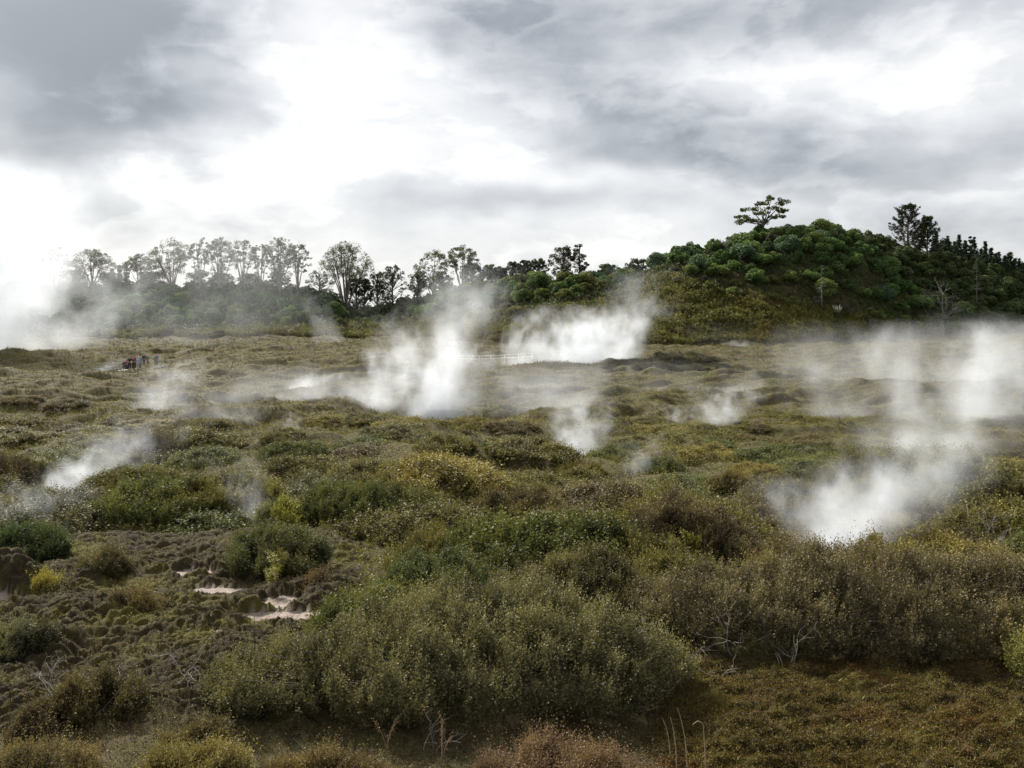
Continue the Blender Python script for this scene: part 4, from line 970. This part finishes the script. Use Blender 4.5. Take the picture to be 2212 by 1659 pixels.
def skin_obj(name, verts, edges, radii, mat, parent, sub=1):
    me = bpy.data.meshes.new(name); me.from_pydata(verts, edges, []); me.materials.append(mat)
    o = bpy.data.objects.new(name, me); COL.objects.link(o); o.parent = parent
    m = o.modifiers.new('skin', 'SKIN'); m.use_smooth_shade = True
    if not me.skin_vertices: me.skin_vertices.new()
    sk = me.skin_vertices[0].data
    for i, rad in enumerate(radii): sk[i].radius = rad if isinstance(rad, tuple) else (rad, rad)
    sk[0].use_root = True
    s = o.modifiers.new('sub', 'SUBSURF'); s.levels = s.render_levels = sub
    return o
M_SKIN = flat_mat('skin', (.42, .27, .19), .6, .05)
_cm = {}
def cloth(c):
    if c not in _cm: _cm[c] = flat_mat('cloth', c, .9, .12, 12)
    return _cm[c]
def person(px, d, hgt, label, top, legs, hair, rz=0, hat=None, bare_legs=False, skirt=False, arms='down', dz=0):
    x, y, z = on(px, d); r = root('person', (x, y, z + .1 + dz), label, 'person', 'walkers on the far path', rz, hgt / 1.75)
    ar = {'down': ((.23, .02, 1.10), (.25, -.06, .86)), 'camera': ((.26, -.12, 1.16), (.10, -.30, 1.42)), 'hips': ((.33, .05, 1.14), (.18, -.08, 1.0))}[arms]
    V = [(0, 0, .98), (0, .01, 1.16), (0, .02, 1.36), (0, .0, 1.47), (0, -.01, 1.54), (0, -.02, 1.63), (0, -.01, 1.71)]
    E = [(0, 1), (1, 2), (2, 3), (3, 4), (4, 5), (5, 6)]; Rd = [(.15, .11), (.135, .095), (.16, .105), (.065, .065), (.05, .055), (.082, .10), (.06, .075)]
    for s in (-1, 1):
        i = len(V); V += [(s * .17, .02, 1.39), (s * ar[0][0], ar[0][1], ar[0][2]), (s * ar[1][0], ar[1][1], ar[1][2])]; E += [(2, i), (i, i + 1), (i + 1, i + 2)]; Rd += [.058, .043, .03]
        hd = norm(np.array(ar[1]) - np.array(ar[0])); hd = np.array([s * hd[0], hd[1], hd[2]]); w = np.array(V[i + 2])
        V.append(tuple(w + hd * .07)); E.append((i + 2, i + 3)); Rd.append((.034, .02)); pm = i + 3
        for f in range(5):
            off = np.array([0, (f - 2) * .021, 0]); ln = (.05, .08, .088, .08, .062)[f]; a = len(V)
            p0 = np.array(V[pm]) + off * (1 if f else 1.6) - hd * (.03 if f == 0 else 0); p1 = p0 + hd * ln * .55 + off * .2; p2 = p1 + hd * ln * .45 + np.array([-s * .018, 0, 0])
            V += [tuple(p0), tuple(p1), tuple(p2)]; E += [(pm, a), (a, a + 1), (a + 1, a + 2)]; Rd += [.011, .009, .007]
        j = len(V); V += [(s * .09, 0, .90), (s * .10, -.01, .50), (s * .10, .03, .10), (s * .11, -.10, .045), (s * .115, -.17, .035)]; E += [(0, j), (j, j + 1), (j + 1, j + 2), (j + 2, j + 3), (j + 3, j + 4)]; Rd += [.095, .062, .042, .036, .026]
    body = skin_obj('body', V, E, Rd, M_SKIN, r)
    # face: eyes, nose, mouth and ears as one small mesh on the head
    f = Acc()
    for s in (-1, 1): f.box((s * .033, -.118, 1.645), (.022, .012, .012)); f.box((s * .092, -.01, 1.64), (.014, .03, .05))
    f.box((0, -.125, 1.615), (.02, .03, .035)); f.box((0, -.115, 1.578), (.045, .012, .012)); link('face', f.mesh('face', (M_SKIN,)), r)
    V = [(0, 0, .95), (0, .01, 1.16), (0, .02, 1.36), (0, .01, 1.45)]; E = [(0, 1), (1, 2), (2, 3)]; Rd = [(.17, .135), (.16, .125), (.185, .135), (.085, .085)]
    for s in (-1, 1):
        i = len(V); V += [(s * .18, .02, 1.39), (s * ar[0][0], ar[0][1], ar[0][2]), (s * (ar[1][0] * .9 + ar[0][0] * .1), ar[1][1] * .9 + ar[0][1] * .1, ar[1][2] * .9 + ar[0][2] * .1)]; E += [(2, i), (i, i + 1), (i + 1, i + 2)]; Rd += [.078, .06, .045]
    if skirt: V.append((0, 0, .66)); E.append((0, len(V) - 1)); Rd.append((.21, .17))
    skin_obj('jacket', V, E, Rd, cloth(top), r)
    V = [(0, 0, 1.0)]; E = []; Rd = [(.16, .125)]
    for s in (-1, 1):
        j = len(V); V += [(s * .09, 0, .88), (s * .10, -.01, .52 if not bare_legs else .62)]; E += [(0, j), (j, j + 1)]; Rd += [.11, .082]
        if not bare_legs: V.append((s * .10, .03, .12)); E.append((j + 1, j + 2)); Rd.append(.066)
    skin_obj('shorts' if bare_legs else 'trousers', V, E, Rd, cloth(legs), r)
    for s in (-1, 1): skin_obj('shoe', [(s * .10, .05, .06), (s * .11, -.08, .05), (s * .115, -.18, .045)], [(0, 1), (1, 2)], [(.055, .05), (.055, .045), (.045, .035)], cloth((.06, .06, .065)), r)
    skin_obj('hair', [(0, .035, 1.70), (0, .05, 1.64), (0, .05, 1.57)], [(0, 1), (1, 2)], [(.088, .09), (.09, .07), (.07, .04)], cloth(hair), r)
    if hat: skin_obj('hat', [(0, -.01, 1.70), (0, 0, 1.76), (0, .0, 1.80)], [(0, 1), (1, 2)], [(.15, .16), (.10, .11), (.06, .07)], cloth(hat), r)
NAVY, BLACK = (.02, .025, .05), (.015, .015, .018)
person(268.5, 112, 1.35, 'short person in navy blue coat, leftmost of the walkers by the fence', NAVY, NAVY, (.4, .3, .2), .3, hat=(.55, .45, .42))
person(273.5, 114, 1.65, 'person in magenta pink jacket behind the black topped walker', (.30, .07, .21), BLACK, (.05, .03, .02), -.3, dz=.1)
person(279.5, 111.5, 1.78, 'person in black jacket and dark trousers holding up a pale camera', BLACK, (.02, .02, .03), (.10, .05, .03), .2, arms='camera')
person(288, 112.5, 1.70, 'person in rose red top and black trousers in the middle of the path', (.30, .05, .09), BLACK, (.06, .03, .02), .1, hat=(.26, .05, .12), arms='camera')
person(290.5, 116, 1.80, 'person all in black standing behind the rose red walker', BLACK, BLACK, (.02, .015, .015), .4, dz=.25)
person(298.5, 113, 1.66, 'person in pale blue raincoat and white hat with bare legs', (.40, .47, .58), (.35, .42, .52), (.1, .07, .05), .2, hat=(.72, .74, .78), bare_legs=True, skirt=True)
person(302.5, 117, 1.80, 'tall person in slate blue shirt behind the pale blue raincoat', (.16, .20, .28), (.05, .06, .09), (.12, .06, .03), -.2, dz=.3)
person(311, 122, 1.68, 'person in dark clothes standing apart right of the raincoat walker', (.03, .04, .035), BLACK, (.03, .02, .02), .6, dz=.0)
person(319, 123, 1.3, 'crouched looking short person with white hat and teal jacket', (.05, .13, .12), (.04, .08, .08), (.2, .2, .2), .2, hat=(.75, .75, .75))
person(336.5, 120, 1.62, 'person in grey blue jacket alone on the far right part of the path', (.20, .22, .30), (.14, .15, .2), (.12, .07, .06), .2)
person(339.5, 121, 1.66, 'person in pale lilac jacket just behind the grey blue walker', (.30, .30, .40), (.16, .16, .2), (.2, .12, .1), -.5)
# ------------------------------------------------------------------ steam
def steam_mat(h, w0, w1, bx, by, dens, nscale, seed, lo, warp, power, squash, top_p, contrast, bot):
    m, t = new_mat('steam'); m.cycles.volume_step_rate = STEP
    p = t.n('ShaderNodeTexCoord').outputs['Object']
    sx, sy, sz = seed * 3.17, seed * 1.31, seed * 7.7
    q = t.vm('MULTIPLY', t.vm('ADD', p, (sx, sy, sz)), (1 / nscale, 1 / nscale, .85 / nscale))
    wn = t.noise(q, .55, 3, .6, True)
    wv = t.vm('MULTIPLY', t.vm('SUBTRACT', wn, (.5, .5, .5)), (warp, warp, warp * .55))
    x, y, z = t.sep(p); wx, wy, wz = t.sep(wv)
    zn = t.m('MAXIMUM', t.m('DIVIDE', z, h), 0.0)
    wd = t.m('ADD', w0, t.m('MULTIPLY', t.m('POWER', zn, .8), w1 - w0))
    zb = t.m('POWER', zn, power)
    dx = t.m('DIVIDE', t.m('SUBTRACT', x, t.m('MULTIPLY', zb, bx)), wd)
    dy = t.m('DIVIDE', t.m('SUBTRACT', y, t.m('MULTIPLY', zb, by)), t.m('MULTIPLY', wd, squash))
    grow = t.m('ADD', .25, t.m('MULTIPLY', zn, .75))
    dx = t.m('ADD', dx, t.m('MULTIPLY', wx, grow)); dy = t.m('ADD', dy, t.m('MULTIPLY', wy, grow))
    r2 = t.m('ADD', t.m('MULTIPLY', dx, dx), t.m('MULTIPLY', dy, dy))
    body = t.rng(t.m('SQRT', r2), 1.0, .1)
    znw = t.m('ADD', zn, t.m('MULTIPLY', wz, .6))
    fade = t.m('POWER', t.rng(znw, 1.0, .05, 0, 1, False), top_p)
    n = t.noise(t.vm('ADD', q, t.vm('SCALE', wn, scale=.6)), 1.0, 5, .6)
    e = t.m('ADD', t.m('MULTIPLY', body, fade), t.m('MULTIPLY', t.m('SUBTRACT', n, lo + .12), ERO))
    d = t.m('MULTIPLY', t.rng(t.m('SUBTRACT', e, .08), 0.0, 1.5), t.m('POWER', t.m('MULTIPLY', t.m('MULTIPLY', body, t.rng(zn, 1.0, .7)), t.rng(t.m('ADD', zn, t.m('MULTIPLY', wz, .25)), -.05, max(bot, .001))), .6))
    d = t.m('MULTIPLY', t.m('MULTIPLY', d, dens), t.rng(z, -.4, .15))
    v = t.n('ShaderNodeVolumePrincipled'); v.inputs['Color'].default_value = (.93, .96, 1.0, 1); v.inputs['Anisotropy'].default_value = .25
    t.put(v.inputs['Density'], d)
    t.t.links.new(v.outputs[0], t.n('ShaderNodeOutputMaterial').inputs['Volume'])
    return m
STEP = 0.5
ERO = 2.9
def steam(label, px, py, d, h_px, w0_px, w1_px, bx_px, dens, ns=None, by=0, seed=1, lo=.40, warp=1.3, power=1.3, squash=.8, top_p=1.2, contrast=.22, zoff=-.25, bot=0.10):
    """a plume standing on the ground at picture point (px, py), d metres away (None: where the ground is)"""
    if d is None: x, y, z = hit(px, py, 12)
    else: x = d * (px - CX) / F; y = d; z = tz(x, y)
    k = y / F; h, w0, w1, bx = h_px * k * 1.35, w0_px * k / 2 * 1.2, w1_px * k / 2 * 1.6, bx_px * k * 1.5; dens *= .52
    ns = ns or max(h, w1) * .25
    # closed hull round the bent plume
    nz, na = 9, 14; V = []
    for i in range(nz):
        u = i / (nz - 1); w = (w0 + (w1 - w0) * u ** .8) * (1.12 + .28 * warp * (.25 + .75 * u) * .6)
        for j in range(na):
            a = 2 * math.pi * j / na; V.append((bx * u ** power + math.cos(a) * w, by * u ** power + math.sin(a) * w * squash, zoff + (h - zoff) * u * 1.02))
    Q = [(i * na + j, i * na + (j + 1) % na, (i + 1) * na + (j + 1) % na, (i + 1) * na + j) for i in range(nz - 1) for j in range(na)]
    V += [(0, 0, zoff), (bx, by, h * 1.02)]; b, tp = nz * na, nz * na + 1
    T = [(b, (j + 1) % na, j) for j in range(na)] + [(tp, (nz - 1) * na + j, (nz - 1) * na + (j + 1) % na) for j in range(na)]
    m = steam_mat(h, w0, w1, bx, by, dens / k / 100, ns, seed, lo, warp, power, squash, top_p, contrast, bot)
    o = link('steam_plume', make_mesh('steam_plume', V, Q, (m,), tris=T)); o.location = (x, y, z)
    tag(o, label, 'steam')
# densities are given per hundred picture units of depth
steam('huge white steam bank covering the left edge before the gum trees', -70, 795, 142, 330, 400, 380, 20, 3.2, seed=1, lo=.27, warp=.9, top_p=.8)
steam('broad grey steam drifting from the left bank across the left hill', 110, 765, 150, 170, 200, 300, 150, 1.3, seed=2, lo=.35, warp=1.1, power=1.0)
steam('bright puff over the vent between dark shrubs at far left', 105, 1050, 35, 110, 90, 170, 110, 3.6, seed=3, lo=.35, power=1.0)
steam('thin steam trailing right from the far left vent', 190, 1035, 35.6, 140, 130, 260, 130, 1.4, seed=4, lo=.37)
steam('faint low steam over the mossy bank at lower left', 40, 1115, 28, 100, 150, 240, 40, 1.2, seed=5, lo=.36)
steam('small white puff just below the low fence', 212, 824, 104, 30, 18, 50, 34, 4.5, seed=6, lo=.33)
steam('soft steam over the gold heath left of centre', 330, 895, 60, 95, 120, 190, 50, 2.0, seed=7, lo=.36)
steam('low faint steam drifting along the heath left of centre', 470, 920, 55, 60, 240, 340, -30, 1.1, seed=8, lo=.37, squash=.4)
steam('big white steam cloud filling the pit in the middle, left half', 815, 868, 66, 150, 150, 200, 60, 3.4, seed=9, lo=.33)
steam('big white steam cloud filling the pit in the middle, right half', 945, 886, 65, 150, 180, 200, 10, 4.4, seed=10, lo=.31)
steam('tall grey column rising from the middle cloud up to the skyline', 930, 850, 67.5, 215, 130, 120, 80, 2.4, seed=11, lo=.35, power=1.2, top_p=.6)
steam('low white wisps left of the middle cloud', 640, 828, 86, 36, 80, 140, 70, 3.4, seed=12, lo=.35)
steam('low flat steam running left from the middle cloud', 680, 864, 70, 50, 220, 300, 20, 2.2, seed=13, lo=.36, squash=.4)
steam('brightest steam cloud beside the dark crater rim', 1240, 800, 116, 100, 180, 220, 30, 7.0, seed=14, lo=.32)
steam('left puffs of the brightest steam cloud', 1130, 797, 118, 100, 130, 140, 30, 4.5, seed=15, lo=.35)
steam('right billow of the brightest steam cloud', 1325, 794, 119, 120, 120, 140, 50, 5.0, seed=16, lo=.34)
steam('grey steam rising from the brightest cloud to the saddle', 1330, 770, 122, 170, 110, 130, 40, 1.5, seed=17, lo=.37, top_p=.7)
steam('small puff at the left end of the white handrail', 1012, 797, 117, 40, 16, 40, 18, 4.5, seed=18, lo=.34)
steam('white column from the small pit right of centre', 1243, 952, 44.5, 120, 104, 130, 6, 4.6, seed=19, lo=.31, warp=.8)
steam('pair of white puffs over the scrub right of centre', 1545, 923, 52, 70, 90, 160, 30, 4.0, seed=20, lo=.33)
steam('small puff left of the pair over the scrub', 1465, 907, 53, 36, 44, 80, -10, 2.6, seed=21, lo=.34)
steam('tall steam column before the heath at right, leaning left', 1960, 926, 54, 170, 120, 170, -40, 1.7, seed=22, lo=.33, top_p=.7)
steam('wide white steam cloud running out at the right edge', 2120, 926, 53, 180, 260, 280, 60, 1.9, seed=23, lo=.32, top_p=.7)
steam('thin steam between the right edge cloud and the pair of puffs', 1800, 925, 58, 120, 280, 340, 0, 1.2, seed=24, lo=.35, squash=.4)
steam('large white steam plume from the bare pit at right', 1800, 1205, 24.2, 190, 170, 200, 40, 3.4, seed=25, lo=.31, warp=1.0, power=1.7)
steam('broad thin steam drifting right from the bare pit', 1810, 1150, 25.5, 240, 240, 320, 190, 2.0, seed=26, lo=.32, warp=1.2, power=1.3, top_p=.7)
steam('thin steam drifting left from the bare pit', 1720, 1120, 26.5, 130, 130, 190, -20, 1.3, seed=27, lo=.36)
steam('drifting veil of steam behind the bare pit', 2000, 1040, 33, 130, 330, 380, 60, 1.2, seed=41, lo=.34, squash=.4)
steam('faint wisp over the shrubs below the small pit', 1370, 1015, 38, 80, 60, 120, 20, 1.4, seed=28, lo=.36)
steam('small wisp over the dark twiggy branch', 1415, 1062, 33, 40, 26, 46, -6, 2.2, seed=29, lo=.35)
steam('thin steam over the bright fern thicket', 560, 1125, 28, 130, 60, 120, -40, 1.7, seed=30, lo=.35)
steam('small puff over scrub left of the middle cloud', 630, 930, 53, 50, 44, 64, -6, 2.4, seed=31, lo=.35)
steam('grey wisp climbing the left hill below the isolated gum', 715, 735, 170, 110, 80, 70, -40, 1.5, seed=32, lo=.36)
steam('wisp in front of the left hill crest', 690, 690, 175, 90, 46, 54, -10, 1.3, seed=33, lo=.36)
steam('low steam streaks beside the walkers', 385, 790, 120, 18, 40, 80, 30, 3.0, seed=34, lo=.35, squash=.4)
steam('tiny white puff near the walkers on the heath', 565, 806, 105, 14, 16, 30, 6, 4.0, seed=35, lo=.33)
steam('thin steam veil drifting through the gum trees', 470, 720, 196, 210, 560, 680, 0, .5, seed=36, lo=.33, squash=.2, bot=.45, top_p=.5)
steam('low white steam streak at the foot of the right hill', 1600, 750, 160, 12, 60, 120, 10, 3.0, seed=37, lo=.35, squash=.4)
steam('thin ground steam over the right middle heath', 1560, 855, 78, 60, 420, 520, 0, 1.0, seed=38, lo=.36, squash=.3)
steam('thin ground steam over the heath before the handrail', 1180, 840, 82, 50, 300, 380, 0, 1.0, seed=39, lo=.36, squash=.3)
steam('pale wisp on the lower slope of the saddle', 860, 715, 172, 70, 90, 110, -20, 1.2, seed=40, lo=.36, bot=.3)
steam('soft mist spreading right over the heath from the middle cloud', 1130, 880, 62, 110, 330, 460, 80, 1.0, seed=50, lo=.34, squash=.4, bot=.2)
steam('broad pale mist over the heath at right, behind the edge cloud', 1950, 830, 85, 110, 620, 760, 0, .8, seed=51, lo=.33, squash=.3, bot=.2)
steam('wide mist drifting in front of the right edge cloud', 1980, 1000, 40, 150, 420, 560, 80, .6, seed=52, lo=.33, squash=.4, bot=.2)
steam('mist sheet drifting over the heath left of the middle cloud', 520, 860, 70, 70, 420, 560, 60, .8, seed=53, lo=.34, squash=.3, bot=.2)
steam('thin grey steam over the lower left hill slope', 420, 730, 165, 90, 420, 560, 40, .5, seed=54, lo=.34, squash=.25, bot=.3)
steam('pale haze climbing between the middle cloud and the saddle trees', 960, 740, 165, 160, 200, 230, 50, 1.3, seed=55, lo=.34, squash=.4, bot=.3, top_p=.6)
steam('pale steam hiding the faint slender gum tree at the far left', 60, 740, 205, 160, 230, 200, 10, 3.4, seed=56, lo=.28, bot=.2, top_p=.5, squash=.3)
